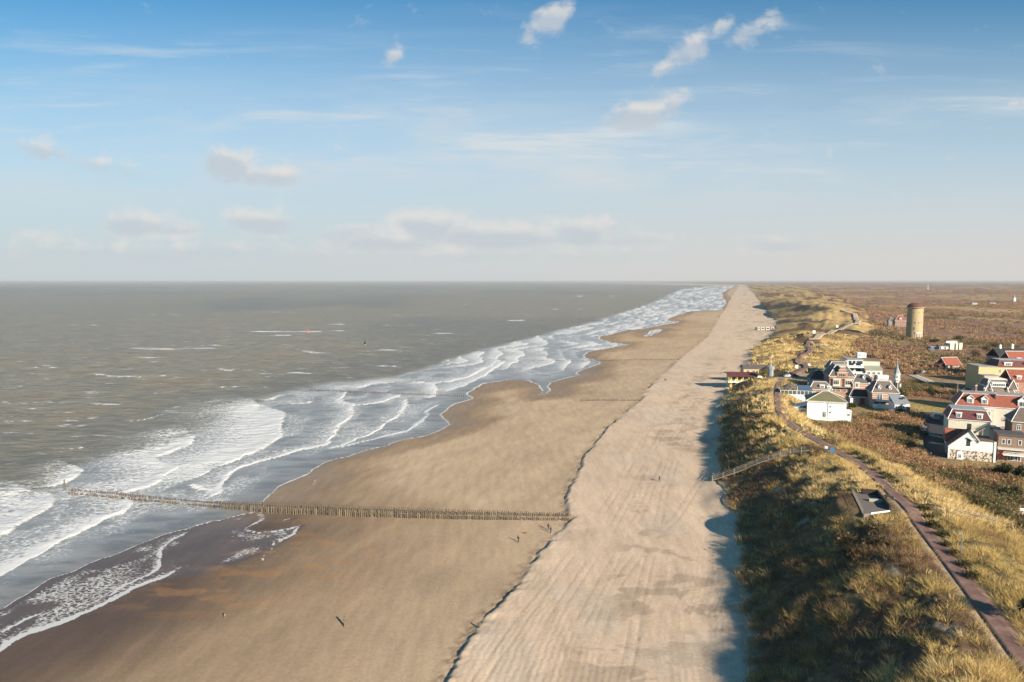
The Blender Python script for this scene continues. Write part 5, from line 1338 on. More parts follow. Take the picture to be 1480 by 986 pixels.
# ------------------------------------------------------------------ roads of the village
def road(name, px, z, width, mat, dz):
    return ribbon(name, smooth_poly(np.array([at(a, b, z)[:2] for a, b in px]), 5), width, mat, dz, 2.0, 5)
road('car_park', [(1352, 597), (1356, 612), (1361, 632), (1368, 662)], 9.5, 10.5, M['asphalt'], .06)
road('parking_road', [(1342, 567), (1372, 566), (1424, 566)], 9.5, 27, M['asphalt'], .06)
road('village_road', [(1318, 552), (1362, 552), (1420, 556)], 9.5, 5, M['sand_paving'], .10)
road('village_street', [(1318, 541), (1338, 549), (1346, 556)], 9.5, 6, M['concrete'], .14)
road('car_park_strip', [(1334, 626), (1358, 632), (1379, 637)], 9.5, 2.0, M['sand_paving'], .11)
OPEN_AREAS = [poly(p, 9.5) for p in ([(1110, 566), (1118, 530), (1200, 536), (1215, 562), (1180, 580)], [(1310, 604), (1312, 566), (1386, 578), (1382, 612)], [(1330, 660), (1335, 592), (1385, 592), (1385, 670)],
                                     [(1336, 584), (1340, 556), (1420, 552), (1425, 584)], [(1316, 562), (1316, 536), (1345, 541), (1420, 546), (1420, 562)], [(1376, 700), (1392, 560), (1412, 534), (1442, 512), (1650, 500), (1650, 720)],
                                     [(1170, 600), (1175, 560), (1225, 518), (1262, 520), (1315, 545), (1318, 605), (1250, 605)])]

# ------------------------------------------------------------------ groynes
def pole_mesh(k):
    g = np.random.default_rng(k); mb = MB(); n = 7; r = .15 + .03 * g.uniform(-1, 1); prof = [(r * 1.05, -1.2), (r * 1.04, .3), (r * .98, 1.0), (r * .92, 1.62), (r * .7, 1.72)]
    vs = []; fs = []
    for j, (rr, z) in enumerate(prof):
        for i in range(n):
            a_ = 6.2832 * i / n; q_ = rr * (1 + .13 * math.sin(i * 2.1 + k)); vs.append((q_ * math.cos(a_) + .02 * math.sin(z * 2 + k), q_ * math.sin(a_), z + (.06 * math.sin(i + k) if j > 2 else 0)))
    for j in range(len(prof) - 1):
        for i in range(n): fs.append((j * n + i, j * n + (i + 1) % n, (j + 1) * n + (i + 1) % n, (j + 1) * n + i))
    fs.append(tuple((len(prof) - 1) * n + i for i in range(n))); mb.add(vs, fs)
    return mb
PV = [pole_mesh(k).mesh('groyne_pole', M['pole_wood']) for k in range(4)] + [pole_mesh(k + 4).mesh('groyne_pole', M['pole_dark']) for k in range(3)]
FR = np.array([at(99, 716, -.2), at(180, 722, -.1), at(300, 733, 0), at(400, 741.5, .3), at(520, 747, .6), at(660, 750.5, .9), at(826, 752.5, 1.1)])[:, :2]
BK = np.array([at(104, 711, -.2), at(180, 717, -.1), at(300, 727.5, 0), at(400, 735, .3), at(520, 740.5, .6), at(660, 744, .9), at(826, 746.5, 1.1)])[:, :2]
def along(P, step, g=RNG, gaps=.0):
    seg = np.r_[0, np.cumsum(np.hypot(*np.diff(P, axis=0).T))]; u = np.arange(0, seg[-1], step)
    return np.stack([np.interp(u, seg, P[:, 0]), np.interp(u, seg, P[:, 1])], 1), u / seg[-1]
def pole_height(f): return float(np.interp(f, [0, .1, .3, .42, .62, .85, 1], [1.25, 1.2, 1.0, 1.7, 1.75, 1.35, .9]))
lab_f = 'weathered upright wooden pole in the dense double row groyne running from scarp into surf'
fp, fu = along(FR, .52); bp, bu = along(BK, .52)
print('front poles', len(fp), 'back', len(bp))
rest = MB(); cnt = 0
for pts, us, front in ((fp, fu, True), (bp[::-1], bu[::-1], False)):
    for (x, y), f in zip(pts, us):
        if RNG.uniform() < (.10 if f < .30 else .02): continue
        x += RNG.normal(0, .05); y += RNG.normal(0, .10)
        g = max(tz(x, y), -.5); hgt = pole_height(f) * RNG.uniform(.90, 1.08)
        ks = hgt / 1.7
        me = PV[RNG.integers(4, 7) if f < .33 else RNG.integers(0, 4)]
        if cnt < 300:
            o = link('groyne_pole', me, None, (x, y, g), RNG.uniform(0, 6)); o.scale = (1.0, 1.0, ks)
            o.rotation_euler[0] = RNG.normal(0, .03); o.rotation_euler[1] = RNG.normal(0, .03)
            tag(o, lab_f, 'pole', 'wooden poles of the near groyne'); cnt += 1
        else: rest.tube((x, y, g - .8), (x + RNG.normal(0, .03), y, g + hgt), .16, .13, 6, 1 if f < .33 else 0)
def stakes(px, z, step, h, r, mi, rows=1, gap=2.0):
    P = np.array([at(a, b, z)[:2] for a, b in px]); pts, us = along(P, step)
    for k in range(rows):
        for (x, y) in pts:
            if RNG.uniform() < .12: continue
            y2 = y + k * gap + RNG.normal(0, .1); g = max(tz(x, y2), -.4); rest.tube((x, y2, g - .5), (x, y2, g + h * RNG.uniform(.7, 1.2)), r, r * .85, 6, mi)
stakes([(449, 564.5), (520, 568), (600, 571), (676, 574)], 0, 1.15, 1.3, .17, 1, 2, 2.2)
stakes([(758, 519.5), (840, 521), (905, 520.5), (982, 521)], .6, 1.0, .75, .26, 0)
stakes([(838, 578), (880, 578), (926, 579)], 1.0, .8, .7, .24, 0)
stakes([(690, 520), (730, 520)], 0, 1.5, 1.0, .22, 1)
tag(rest.build('groyne_poles', [M['pole_wood'], M['pole_dark']]), kind='stuff')
def post(name, label, cat, px, py, h, r, mat, group=None, cap=None):
    x, y, z = hit(px, py); z = max(z, -.3)
    t_ = thing(name, label, cat, (x, y, z), RNG.uniform(0, 6), group)
    mb = MB(); mb.lathe([(r * 1.05, -.7), (r, h * .5), (r * .9, h * .96), (r * .6, h)], 9); mb.build('shaft', M[mat], t_)
    mb = MB(); mb.lathe([(r * 1.12, h * .62), (r * 1.16, h * .64), (r * 1.12, h * .70)], 9); mb.build('band', M[cap or 'pole_dark'], t_)
    return t_
post('marker_pole', 'tall dark marker pole standing in the surf at the seaward tip of the near groyne', 'pole', 94, 716, 3.2, .2, 'pole_dark')
post('marker_pole', 'pair of tall dark stakes, the left one, at the seaward tip of the second groyne', 'pole', 446, 565, 3.2, .22, 'pole_dark')
post('marker_pole', 'pair of tall dark stakes, the right one, at the seaward tip of the second groyne', 'pole', 452, 565, 3.2, .22, 'pole_dark')
post('beach_post', 'thick pale yellowish wooden post alone on the wet sand with a long shadow', 'post', 498.5, 906, 1.85, .20, 'pole_wood')
post('beach_post', 'short pale post standing on the sand edge near the lowest part of the scarp', 'post', 693.5, 908, .95, .17, 'pole_wood')
post('beach_post', 'short dark stump on dark wet sand left of the lone pale post', 'post', 325, 893, .8, .15, 'pole_dark', cap='yellow_paint')

# ------------------------------------------------------------------ people and dogs
def skin_mesh(name, joints, bones, mats, pick, sub=2):
    me = bpy.data.meshes.new('fig'); me.from_pydata([j[:3] for j in joints], bones, [])
    o = bpy.data.objects.new('fig', me); COL.objects.link(o)
    m = o.modifiers.new('skin', 'SKIN'); m.use_smooth_shade = True; m.branch_smoothing = .3
    for i, j in enumerate(joints):
        sv = me.skin_vertices[0].data[i]; rr = j[3] if isinstance(j[3], tuple) else (j[3], j[3]); sv.radius = rr
    me.skin_vertices[0].data[0].use_root = True
    sb = o.modifiers.new('sub', 'SUBSURF'); sb.levels = sub; sb.render_levels = sub
    dg = bpy.context.evaluated_depsgraph_get(); ev = o.evaluated_get(dg)
    out = bpy.data.meshes.new_from_object(ev); out.name = name
    bpy.data.objects.remove(o)
    out.materials.clear()
    for m_ in mats: out.materials.append(M[m_])
    for p in out.polygons: p.material_index = pick(p.center); p.use_smooth = True
    return out
def person_mesh(coat, legs, stride=.22, arm=.12):
    J = [(0, 0, .93, (.15, .11)), (0, -.01, 1.12, (.145, .105)), (0, -.01, 1.34, (.19, .115)), (0, 0, 1.47, (.07, .07)), (0, -.02, 1.56, (.075, .08)), (0, -.025, 1.65, (.088, .105)), (0, -.01, 1.74, (.06, .07)),
         (.10, 0, .88, .095), (.11, -stride, .50, .065), (.11, -stride * .75, .09, .045), (.115, -stride * .75 - .14, .04, .04),
         (-.10, 0, .88, .095), (-.11, stride * .5, .49, .065), (-.11, stride * 1.2, .10, .045), (-.115, stride * 1.2 - .14, .05, .04),
         (.20, 0, 1.38, .065), (.26, arm, 1.12, .048), (.25, arm * .3 - .05, .88, .036), (.245, arm * .2 - .08, .78, .03),
         (-.20, 0, 1.38, .065), (-.26, -arm, 1.12, .048), (-.25, -arm * 1.8, .89, .036), (-.245, -arm * 2.1, .80, .03)]
    Bn = [(0, 1), (1, 2), (2, 3), (3, 4), (4, 5), (5, 6), (0, 7), (7, 8), (8, 9), (9, 10), (0, 11), (11, 12), (12, 13), (13, 14), (2, 15), (15, 16), (16, 17), (17, 18), (2, 19), (19, 20), (20, 21), (21, 22)]
    def pick(c):
        if c[2] > 1.50: return 2
        if c[2] < .10: return 3
        if c[2] < .88 and abs(c[0]) < .205: return 1
        if c[2] < .84: return 2
        return 0
    return skin_mesh('person', J, Bn, [coat, legs, 'skin', 'tyre'], pick)
hairm = MB(); hairm.blob((0, .005, 1.70), (.108, .118, .10), 10, 6); hair_me = hairm.mesh('hair', M['hair'], True)
PM = {k: person_mesh(*v) for k, v in {'dark': ('cloth_dark', 'cloth_dark', .22), 'blue': ('cloth_blue', 'cloth_dark', .10), 'red': ('cloth_red', 'cloth_blue', .24), 'pale': ('cloth_white', 'cloth_blue', .18)}.items()}
def person(px, py, kind, label, rz, s_=1.0, z=None):
    x, y, g = hit(px, py)
    o = link('person', PM[kind], None, (x, y, g - .02), rz); o.scale = (s_, s_, s_); tag(o, label, 'person'); link('hair', hair_me, o)
    return o
person(749, 784.5, 'dark', 'walker in dark clothes nearest the ginger dog on the beach', 2.2)
person(792.5, 766.5, 'dark', 'walker in black clothes closest to the groyne, left of a companion', 2.6)
person(796, 771, 'blue', 'walker in dark blue jacket, right one of two beside the scarp', 2.4)
person(953, 696, 'dark', 'lone walker in dark clothes on the dry rutted upper beach', .4)
person(961, 551, 'dark', 'walker in dark clothes on the pale sand just above the distant scarp', 3.0, 1.05)
person(963, 551.2, 'red', 'walker in a red jacket beside a companion above the distant scarp', 3.0)
person(968, 511, 'blue', 'far walker in dark blue on the brown sand beyond the buried groyne', 1.0)
person(878, 482, 'dark', 'far walker in dark clothes close to the water finger', 0)
person(889, 494, 'pale', 'far walker in a pale coat on the sand spit beside the surf', 1)
person(1042, 541, 'dark', 'walker in dark clothes on the sand left of the beach restaurant', 1)
person(1132, 545, 'dark', 'walker in dark clothes on the sandy square by the dark parked car', 2)
person(1121, 542, 'red', 'walker in a red jacket on the sandy square beside the lookout hut', 2)
person(1166, 515.5, 'pale', 'walker in a pale coat on the winding brick track over the far dunes', 2)
person(1164, 528, 'dark', 'walker in dark clothes on the lowest bend of the winding brick track', .3)
def dog(px, py, label, rz, mat='dog_fur'):
    J = [(0, .05, .46, (.10, .11)), (0, -.22, .47, (.11, .14)), (0, .34, .47, (.095, .10)), (0, -.38, .60, (.07, .075)), (0, -.46, .72, (.075, .075)), (0, -.60, .68, (.04, .04)), (0, -.67, .66, (.028, .026)),
         (.09, -.26, .34, .05), (.09, -.29, .18, .032), (.09, -.27, .03, .03), (-.09, -.24, .34, .05), (-.09, -.17, .18, .032), (-.09, -.16, .03, .03),
         (.09, .34, .36, .065), (.09, .26, .26, .045), (.09, .42, .15, .028), (.09, .38, .03, .03), (-.09, .34, .36, .065), (-.09, .30, .25, .045), (-.09, .46, .16, .028), (-.09, .44, .03, .03),
         (0, .46, .52, .03), (0, .62, .62, .025), (0, .72, .74, .018)]
    Bn = [(0, 1), (0, 2), (1, 3), (3, 4), (4, 5), (5, 6), (1, 7), (7, 8), (8, 9), (1, 10), (10, 11), (11, 12), (2, 13), (13, 14), (14, 15), (15, 16), (2, 17), (17, 18), (18, 19), (19, 20), (2, 21), (21, 22), (22, 23)]
    me = skin_mesh('dog', J, Bn, [mat], lambda c: 0)
    x, y, g = hit(px, py); o = link('dog', me, None, (x, y, g - .01), rz); tag(o, label, 'dog')
    mb = MB()
    for sx in (-1, 1): mb.prism([(sx * .03, .74), (sx * .075, .76), (sx * .085, .66)], 'y', -.46, -.44)
    mb.build('ears', M[mat], o); return o
dog(760.5, 772.5, 'ginger dog trotting over the damp sand between the walkers', 1.1)

# ------------------------------------------------------------------ windsurfers
def windsurfer(px, py, sail, label, rz, s_=1.0):
    x, y, _ = at(px, py, 0); t_ = thing('windsurfer', label, 'windsurfer', (x, y, .05), rz); t_.scale = (s_, s_, s_)
    mb = MB(); mb.prism([(-1.3, .05), (-1.0, -.28), (.6, -.33), (1.35, 0), (.6, .33), (-1.0, .28), (-1.3, -.05)], 'z', .1, .22); mb.build('board', M['white'], t_)
    mb = MB(); mb.prism([(.35, .5), (.15, 5.0), (-.25, 5.1), (-1.3, 2.6), (-2.1, 1.6), (-1.9, 1.25), (.1, .8)], 'y', -.05, .05); mb.tube((.4, 0, .2), (.15, 0, 5.1), .05, .03, 6); mb.build('sail', M[sail], t_)
    mb = MB(); mb.tube((.3, -.08, 1.4), (-2.1, -.3, 1.45), .03, .03, 6); mb.build('boom', M['dark_frame'], t_)
    x0 = link('person', PM['dark'], t_, (-.7, .75, .25), math.pi * .0); x0.rotation_euler = (.35, 0, 0); link('hair', hair_me, x0)
windsurfer(445, 481, 'sail_red', 'windsurfer with a bright red sail in the white breaker line', .4, .8)
windsurfer(528, 499, 'cloth_dark', 'windsurfer with a dark sail on the open brown water', .9, .95)

# ------------------------------------------------------------------ wooden stairs over the dune
def stairs(label, P, width, n, posts, lift=.35):
    P = np.array(P, float); seg = np.r_[0, np.cumsum(np.hypot(*np.diff(P[:, :2], axis=0).T))]
    u = np.linspace(0, seg[-1], n); x = np.interp(u, seg, P[:, 0]); y = np.interp(u, seg, P[:, 1]); z = np.interp(u, seg, P[:, 2])
    g = terrain_z(x, y) + lift; z = np.maximum(z + lift, g); z = np.convolve(np.pad(z, 4, mode='edge'), np.ones(9) / 9, 'valid'); z = np.maximum(z, g - .1)
    dx, dy = np.gradient(x), np.gradient(y); L = np.hypot(dx, dy); tx, ty = dx / L, dy / L; nx, ny = -ty, tx
    t_ = thing('beach_stairs', label, 'stairs', (x[0], y[0], z[0]))
    o = np.array([x[0], y[0], z[0]])
    def loc(i, a, up=0.0): return np.array([x[i] + nx[i] * a, y[i] + ny[i] * a, z[i] + up]) - o
    st = L.mean() * .9
    mb = MB()
    for i in range(n):
        c = [(-1, -1), (1, -1), (1, 1), (-1, 1)]
        q_ = [loc(i, width / 2 * a) + np.array([tx[i], ty[i], 0]) * st / 2 * b for b, a in c]
        mb.add([tuple(p) for p in q_] + [tuple(p + np.array([0, 0, .07])) for p in q_], [(0, 3, 2, 1), (4, 5, 6, 7), (0, 1, 5, 4), (1, 2, 6, 5), (2, 3, 7, 6), (3, 0, 4, 7)])
    mb.build('treads', M['wood_grey'], t_)
    for sd in (-1, 1):
        mb = MB()
        for i in range(n - 1): mb.tube(loc(i, sd * (width / 2 + .06), -.12), loc(i + 1, sd * (width / 2 + .06), -.12), .13, .13, 4)
        mb.build('stringer', M['wood_grey'], t_)
        mb = MB()
        for k in (1.05, .58):
            for i in range(n - 1): mb.tube(loc(i, sd * (width / 2 + .1), k), loc(i + 1, sd * (width / 2 + .1), k), .06, .06, 5)
        mb.build('handrail', M['wood_grey'], t_)
        for i in range(0, n, max(1, n // posts)):
            mb = MB(); p = loc(i, sd * (width / 2 + .1)); mb.tube(p + (0, 0, -1.6), p + (0, 0, 1.3), .10, .10, 5); mb.build('post', M['wood_grey'], t_)
    return t_
h0, h1, h2 = hit(1030, 695), hit(1141, 657), hit(1167, 653)
print('stairs', h0, h1, h2)
stairs('long weathered wooden stairs with handrails climbing from the beach over the nearer dune', [h0, h1, h2], 1.7, 60, 8)
h0, h1 = hit(1036, 592), hit(1112, 569)
stairs('more distant wooden beach stairs with pale posts just in front of the beach restaurant', [h0, hit(1075, 578), h1], 1.7, 50, 9)

# ------------------------------------------------------------------ sunken viewing deck
A_, B_, C_, D_ = [np.array(at(px, py, 16.9)) for px, py in ((1232, 712), (1263, 711), (1285, 738), (1247, 743))]
t_ = thing('viewing_deck', 'dark plank viewing deck with a low white front sunk into the dune beside the path', 'deck', tuple((A_ + B_ + C_ + D_) / 4))
o = np.array(t_.location)
def pr(name, pts, z0, z1, mat, par=None):
    mb = MB(); mb.prism([(p[0] - o[0], p[1] - o[1]) for p in pts], 'z', z0, z1); return mb.build(name, M[mat], par or t_)
lerp = lambda a, b, k: a + (b - a) * k
pr('floor', [A_, B_, C_, D_], -.5, 0, 'deck_wood')
mb = MB()
for k in range(24):
    a, b = lerp(A_, D_, (k + .05) / 24) - o, lerp(B_, C_, (k + .05) / 24) - o; mb.tube((a[0], a[1], .012), (b[0], b[1], .012), .022, .022, 4)
mb.build('plank_joints', M['dark_frame'], t_)
nD = (D_ - C_); nD = nD / np.linalg.norm(nD); nO = np.array([nD[1], -nD[0], 0]); nO = nO if nO[1] < 0 else -nO
pr('front_fascia', [lerp(D_, C_, .28) + nO * .02, C_ + nO * .02, C_ + nO * .25, lerp(D_, C_, .28) + nO * .25], -.75, .10, 'white')
pr('side_fascia', [D_ + nO * .02, lerp(D_, C_, .28) + nO * .02, lerp(D_, C_, .28) + nO * .25, D_ + nO * .25], -.6, .06, 'deck_wood')
nR = (C_ - B_); nR = nR / np.linalg.norm(nR); oR = np.array([-nR[1], nR[0], 0]); oR = oR if oR[0] > 0 else -oR
pr('side_wall', [lerp(B_, C_, .12) + oR * .02, C_ + oR * .02, C_ + oR * .3, lerp(B_, C_, .12) + oR * .3], -.5, 1.0, 'black_wood')
pr('screen', [lerp(B_, C_, .15) - oR * 2.6, lerp(B_, C_, .15) - oR * .02, lerp(B_, C_, .19) - oR * .02, lerp(B_, C_, .19) - oR * 2.6], 0.002, 1.0, 'black_wood')
pr('step_wall', [lerp(B_, C_, .55) - oR * 2.4, lerp(B_, C_, .55) - oR * .02, lerp(B_, C_, .60) - oR * .02, lerp(B_, C_, .60) - oR * 2.4], 0.002, .55, 'concrete')
mb = MB()
for k in range(26):
    p = lerp(A_, D_, k / 25) - o; mb.tube((p[0], p[1], -.3), (p[0], p[1], .95), .03, .03, 4)
a, b = A_ - o, D_ - o; mb.tube((a[0], a[1], .95), (b[0], b[1], .95), .04, .04, 5); mb.build('railing', M['wood_grey'], t_)
CLEAR.append(np.array([(p[0] + (p[0] - o[0]) * .22, p[1] + (p[1] - o[1]) * .22) for p in (A_, B_, C_, D_)]))

# ------------------------------------------------------------------ rails, lamps, signs, benches along the path
def rail_fence(label, px, zf, n, h=1.0, mat='wood_grey'):
    P = np.array([hit(a, b) for a, b in px]); t_ = thing('rail_fence', label, 'fence', tuple(P[0])); o = P[0]
    seg = np.r_[0, np.cumsum(np.hypot(*np.diff(P[:, :2], axis=0).T))]; u = np.linspace(0, seg[-1], n)
    x = np.interp(u, seg, P[:, 0]); y = np.interp(u, seg, P[:, 1]); g = terrain_z(x, y)
    Q = np.stack([x, y, g], 1) - o
    for p in Q: mb = MB(); mb.tube(p + (0, 0, -.4), p + (0, 0, h), .07, .06, 5); mb.build('post', M[mat], t_)
    mb = MB()
    for a, b in zip(Q[:-1], Q[1:]):
        for k in (.95, .55): mb.tube(a + (0, 0, h * k), b + (0, 0, h * k), .055, .055, 5)
    mb.build('rails', M[mat], t_); return t_
rail_fence('pale wooden handrail beside the sandy side path below the brick path', [(1374, 739), (1395, 744), (1420, 750), (1442, 756)], 0, 12, .8, 'wood_grey')
rail_fence('short pale rail at the lower end of the sandy side path by the thicket', [(1444, 751), (1455, 756)], 0, 4, .8, 'wood_grey')
P_ = [hit(a, b) for a, b in ((1313, 737), (1335, 734), (1360, 735), (1380, 740), (1410, 749), (1440, 759))]
ribbon('side_path', smooth_poly(np.array(P_)[:, :2], 5), 1.5, M['sand_paving'], .10, 1.0, 5)
def lamp(label, px, py, h):
    x, y, g = hit(px, py); t_ = thing('street_lamp', label, 'street lamp', (x, y, g), R(200))
    mb = MB(); mb.lathe([(.16, -.3), (.14, .5), (.08, .6), (.06, h)], 8); mb.build('pole', M['steel'], t_)
    mb = MB(); mb.tube((0, 0, h), (.5, 0, h + .15), .045, .04, 6); mb.box(.4, 1.0, -.12, .12, h + .1, h + .24); mb.build('lamp_head', M['steel'], t_)
lamp('thin grey street lamp in the grass right of the brick path', 1389, 803, 3.6)
lamp('thin grey street lamp at the thicket edge left of the car park', 1209, 640, 3.4)
def mast(label, px, py, z, h, r=.09, mat='white'):
    x, y, _ = at(px, py, z); g = tz(x, y); t_ = thing('flagpole', label, 'flagpole', (x, y, g))
    mb = MB(); mb.lathe([(r * 2.2, -.3), (r * 2, .3), (r * 1.1, .4), (r * .7, h)], 8); mb.build('pole', M[mat], t_); mb = MB(); mb.blob((0, 0, h + .08), (.13, .13, .13)); mb.build('finial', M[mat], t_)
mast('tall grey mast standing on the grass just left of the red-roofed terrace', 1383, 580, 9.5, 8.2, .11, 'concrete')
mast('white flagpole on the lawn in front of the glazed terrace', 1152, 577, 11.5, 5.6, .09)
mast('slim white flagpole by the gazebo behind the glazed terrace', 1167.5, 561, 12, 4.6, .07)
def board(label, px, py, w_, h_, foot, mat, rz=-.3, z=None, cat='sign'):
    x, y, g = hit(px, py); t_ = thing('notice_board', label, cat, (x, y, g), rz)
    mb = MB(); mb.box(-w_ / 2, w_ / 2, -.05, .05, foot, foot + h_); mb.build('panel', M[mat], t_)
    for sx in (-1, 1): mb = MB(); mb.tube((sx * w_ * .38, .10, -.4), (sx * w_ * .38, .10, foot + h_ + .1), .05, .05, 6); mb.build('leg', M['wood_grey'], t_)
board('blue notice board on the seaward verge of the brick path', 1203, 657, .95, 1.5, .35, 'blue_paint')
board('narrow white notice board just left of the blue one beside the brick path', 1194, 654, .7, 1.3, .3, 'white')
board('white signboard at the right edge near the lower village street', 1476, 751, .8, 1.5, .9, 'white')
board('white sign panel at the start of the winding brick track', 1151.5, 534, 1.5, 1.9, .5, 'white')
board('white sign panel on the inner bend of the winding brick track', 1169.5, 530, 1.2, 1.3, .4, 'white')
board('white sign panel beside the distant sandy dune track, left of its first bend', 1176.5, 483, 2.2, 2.6, .5, 'white')
board('small white sign panel at the upper distant sandy dune track', 1210, 474.5, 2.0, 2.4, .5, 'white')
def bench(label, px, py, rz):
    x, y, g = hit(px, py); t_ = thing('bench', label, 'bench', (x, y, g), rz)
    mb = MB(); mb.box(-.9, .9, -.25, .2, .42, .48); mb.build('seat', M['wood_grey'], t_); mb = MB(); mb.box(-.9, .9, .203, .26, .5, .9); mb.build('backrest', M['wood_grey'], t_)
    for sx in (-.7, .7): mb = MB(); mb.box(sx - .05, sx + .05, -.2, .25, -.2, .417); mb.build('leg', M['dark_frame'], t_)
bench('wooden bench on the seaward verge just above the viewing deck', 1271, 707, 1.9)
bench('wooden bench facing the path at the corner of the viewing deck', 1286, 722, 2.2)
x, y, g = hit(1263, 675)

# ------------------------------------------------------------------ cars
def car(px, py, paint, label, rz, van=False, z=None):
    x, y, g = hit(px, py); t_ = thing('parked_van' if van else 'parked_car', label, 'van' if van else 'car', (x, y, g + .06), rz)
    L = 5.4 if van else 4.4; H = 2.5 if van else 1.48; w_ = 1.95 if van else 1.76
    k = L / 4.4
    if van: prof = [(-2.65, .35), (2.6, .35), (2.68, .8), (2.45, 1.15), (1.75, 1.35), (1.25, 2.35), (.9, 2.5), (-2.5, 2.5), (-2.66, 2.2)]
    else: prof = [(-2.15, .3), (2.1, .3), (2.18, .62), (1.95, .82), (1.0, .95), (.35, 1.42), (-.1, 1.48), (-1.2, 1.45), (-1.85, 1.0), (-2.12, .92)]
    mb = MB(); n = len(prof)
    inset = [0.0 if p[1] < (1.3 if van else .97) else .16 for p in prof]
    vs = [(p[0], -w_ / 2 + i_, p[1]) for p, i_ in zip(prof, inset)] + [(p[0], w_ / 2 - i_, p[1]) for p, i_ in zip(prof, inset)]
    mb.add(vs, [tuple(range(n)), tuple(range(2 * n - 1, n - 1, -1))] + [(i, i + n, (i + 1) % n + n, (i + 1) % n) for i in range(n)]); mb.build('body', M[paint], t_)
    mb = MB(); e_ = .012
    if van: quad = [(1.72, 1.42), (1.32, 2.22)]; side = [(1.1, 1.5), (1.0, 2.2), (-.2, 2.2), (-.2, 1.5)]
    else: quad = [(.95, .99), (.42, 1.38)]; side = [(.75, 1.0), (.25, 1.37), (-1.15, 1.37), (-1.6, 1.02)]
    hw = w_ / 2 - .19
    mb.add([(quad[0][0] + e_, -hw, quad[0][1] + e_), (quad[0][0] + e_, hw, quad[0][1] + e_), (quad[1][0] + e_, hw, quad[1][1] + e_), (quad[1][0] + e_, -hw, quad[1][1] + e_)], [(0, 1, 2, 3)]); mb.build('windscreen', M['glass'], t_)
    for sy in (-1, 1):
        mb = MB(); yy_ = lambda zz: sy * (w_ / 2 - (.16 if van else .16 * min(1, (zz - .95) / .05)) + .01)
        mb.prism([(a, b) for a, b in side], 'y', sy * (w_ / 2 - .15), sy * (w_ / 2 - .13)); mb.build('side_window', M['glass'], t_)
    mb = MB(); xr = -2.67 if van else -1.98
    mb.add([(-2.1, -hw, .98), (-2.1, hw, .98), (-1.3, hw, 1.44), (-1.3, -hw, 1.44)] if not van else [(-2.68, -hw, 1.5), (-2.68, hw, 1.5), (-2.62, hw, 2.25), (-2.62, -hw, 2.25)], [(0, 1, 2, 3)])
    if van: mb.build('rear_window', M['glass'], t_)
    for sx in (-1.35 * k, 1.35 * k):
        for sy in (-1, 1):
            mb = MB(); mb.tube((0, -.1, 0), (0, .1, 0), .32, .32, 14); wh = mb.build('wheel', M['tyre'], t_, (sx, sy * (w_ / 2 - .1), .32)); mb = MB(); mb.tube((0, -.11, 0), (0, .11, 0), .18, .18, 10); mb.build('rim', M['steel'], wh)
    fx = 2.66 if van else 2.13
    for sy in (-.62, .62): mb = MB(); mb.box(fx - .06, fx + .03, sy - .17, sy + .17, .62 if not van else .85, .76 if not van else 1.02); mb.build('headlight', M['white'], t_)
car(1351, 606, 'car_silver', 'silver grey camper van parked in the shaded car park', 1.25, True)
car(1331, 620, 'car_blue', 'blue-grey car parked at the thicket edge of the car park', .55)
car(1334, 628, 'car_dark', 'dark car half hidden behind the blue-grey car at the thicket', 1.4)
car(1366, 562, 'car_dark', 'dark car on the shaded parking road, left of the grey mast', .2)
car(1372, 566, 'car_silver', 'silver car on the parking road directly left of the grey mast', .25)
car(1398, 566, 'car_blue', 'blue car on the parking road right of the grey mast', .2)
car(1408, 569, 'car_white', 'white car on the parking road near the yellow block garage', .2)
car(1333, 539, 'car_silver', 'silver car on the pale village street left of the lone barn', .5)
car(1325, 541, 'car_dark', 'dark car at the left end of the pale village street', .5)
car(1148, 545, 'car_dark', 'dark car on the sandy square behind the glazed terrace', .05)
car(1139, 545.5, 'car_silver', 'silver car on the sandy square left of the dark one', .05)
# ------------------------------------------------------------------ planting
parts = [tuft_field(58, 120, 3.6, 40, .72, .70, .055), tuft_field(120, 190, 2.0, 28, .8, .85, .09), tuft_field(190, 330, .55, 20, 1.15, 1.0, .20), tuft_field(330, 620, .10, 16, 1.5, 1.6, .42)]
V, F, Cc = pack(parts)
print('marram blades', len(F))
tag(link('marram_grass', np_mesh('marram_grass', V, F, M['grass'], {'Col': Cc}, smooth=False)), kind='stuff')

# low heather and creeping willow in the brown patches
def heather(y0, y1, per):
    n = int(per * (y1 - y0) * 100); Y = RNG.uniform(y0, y1, n); X = foot_x(Y) + RNG.uniform(3, 100, n)
    p = X - path_x(Y); k = (heath_mask(X, Y) > RNG.uniform(.15, .9, n)) & (X - foot_x(Y) < dune_w(Y)) & (np.abs(p) > 2.8)
    for P in CLEAR: k &= ~inside(X, Y, P)
    X, Y = X[k], Y[k]; n = len(X)
    c = np.array([(.13, .072, .045), (.10, .06, .04), (.15, .10, .05), (.095, .085, .035)])[RNG.integers(0, 4, n)] * RNG.uniform(.8, 1.2, (n, 1))
    r = RNG.uniform(.6, 1.3, n)
    return clumps(X, Y, land_z(X, Y), r, r * .75, 46, np.full(n, .17) * (Y / 120) ** .7, c, twig=.4)
V, F, Cc = pack([heather(60, 150, .42), heather(150, 330, .22)])
tag(link('heather', np_mesh('heather', V, F, M['scrub'], {'Col': Cc}, smooth=False)), kind='stuff')

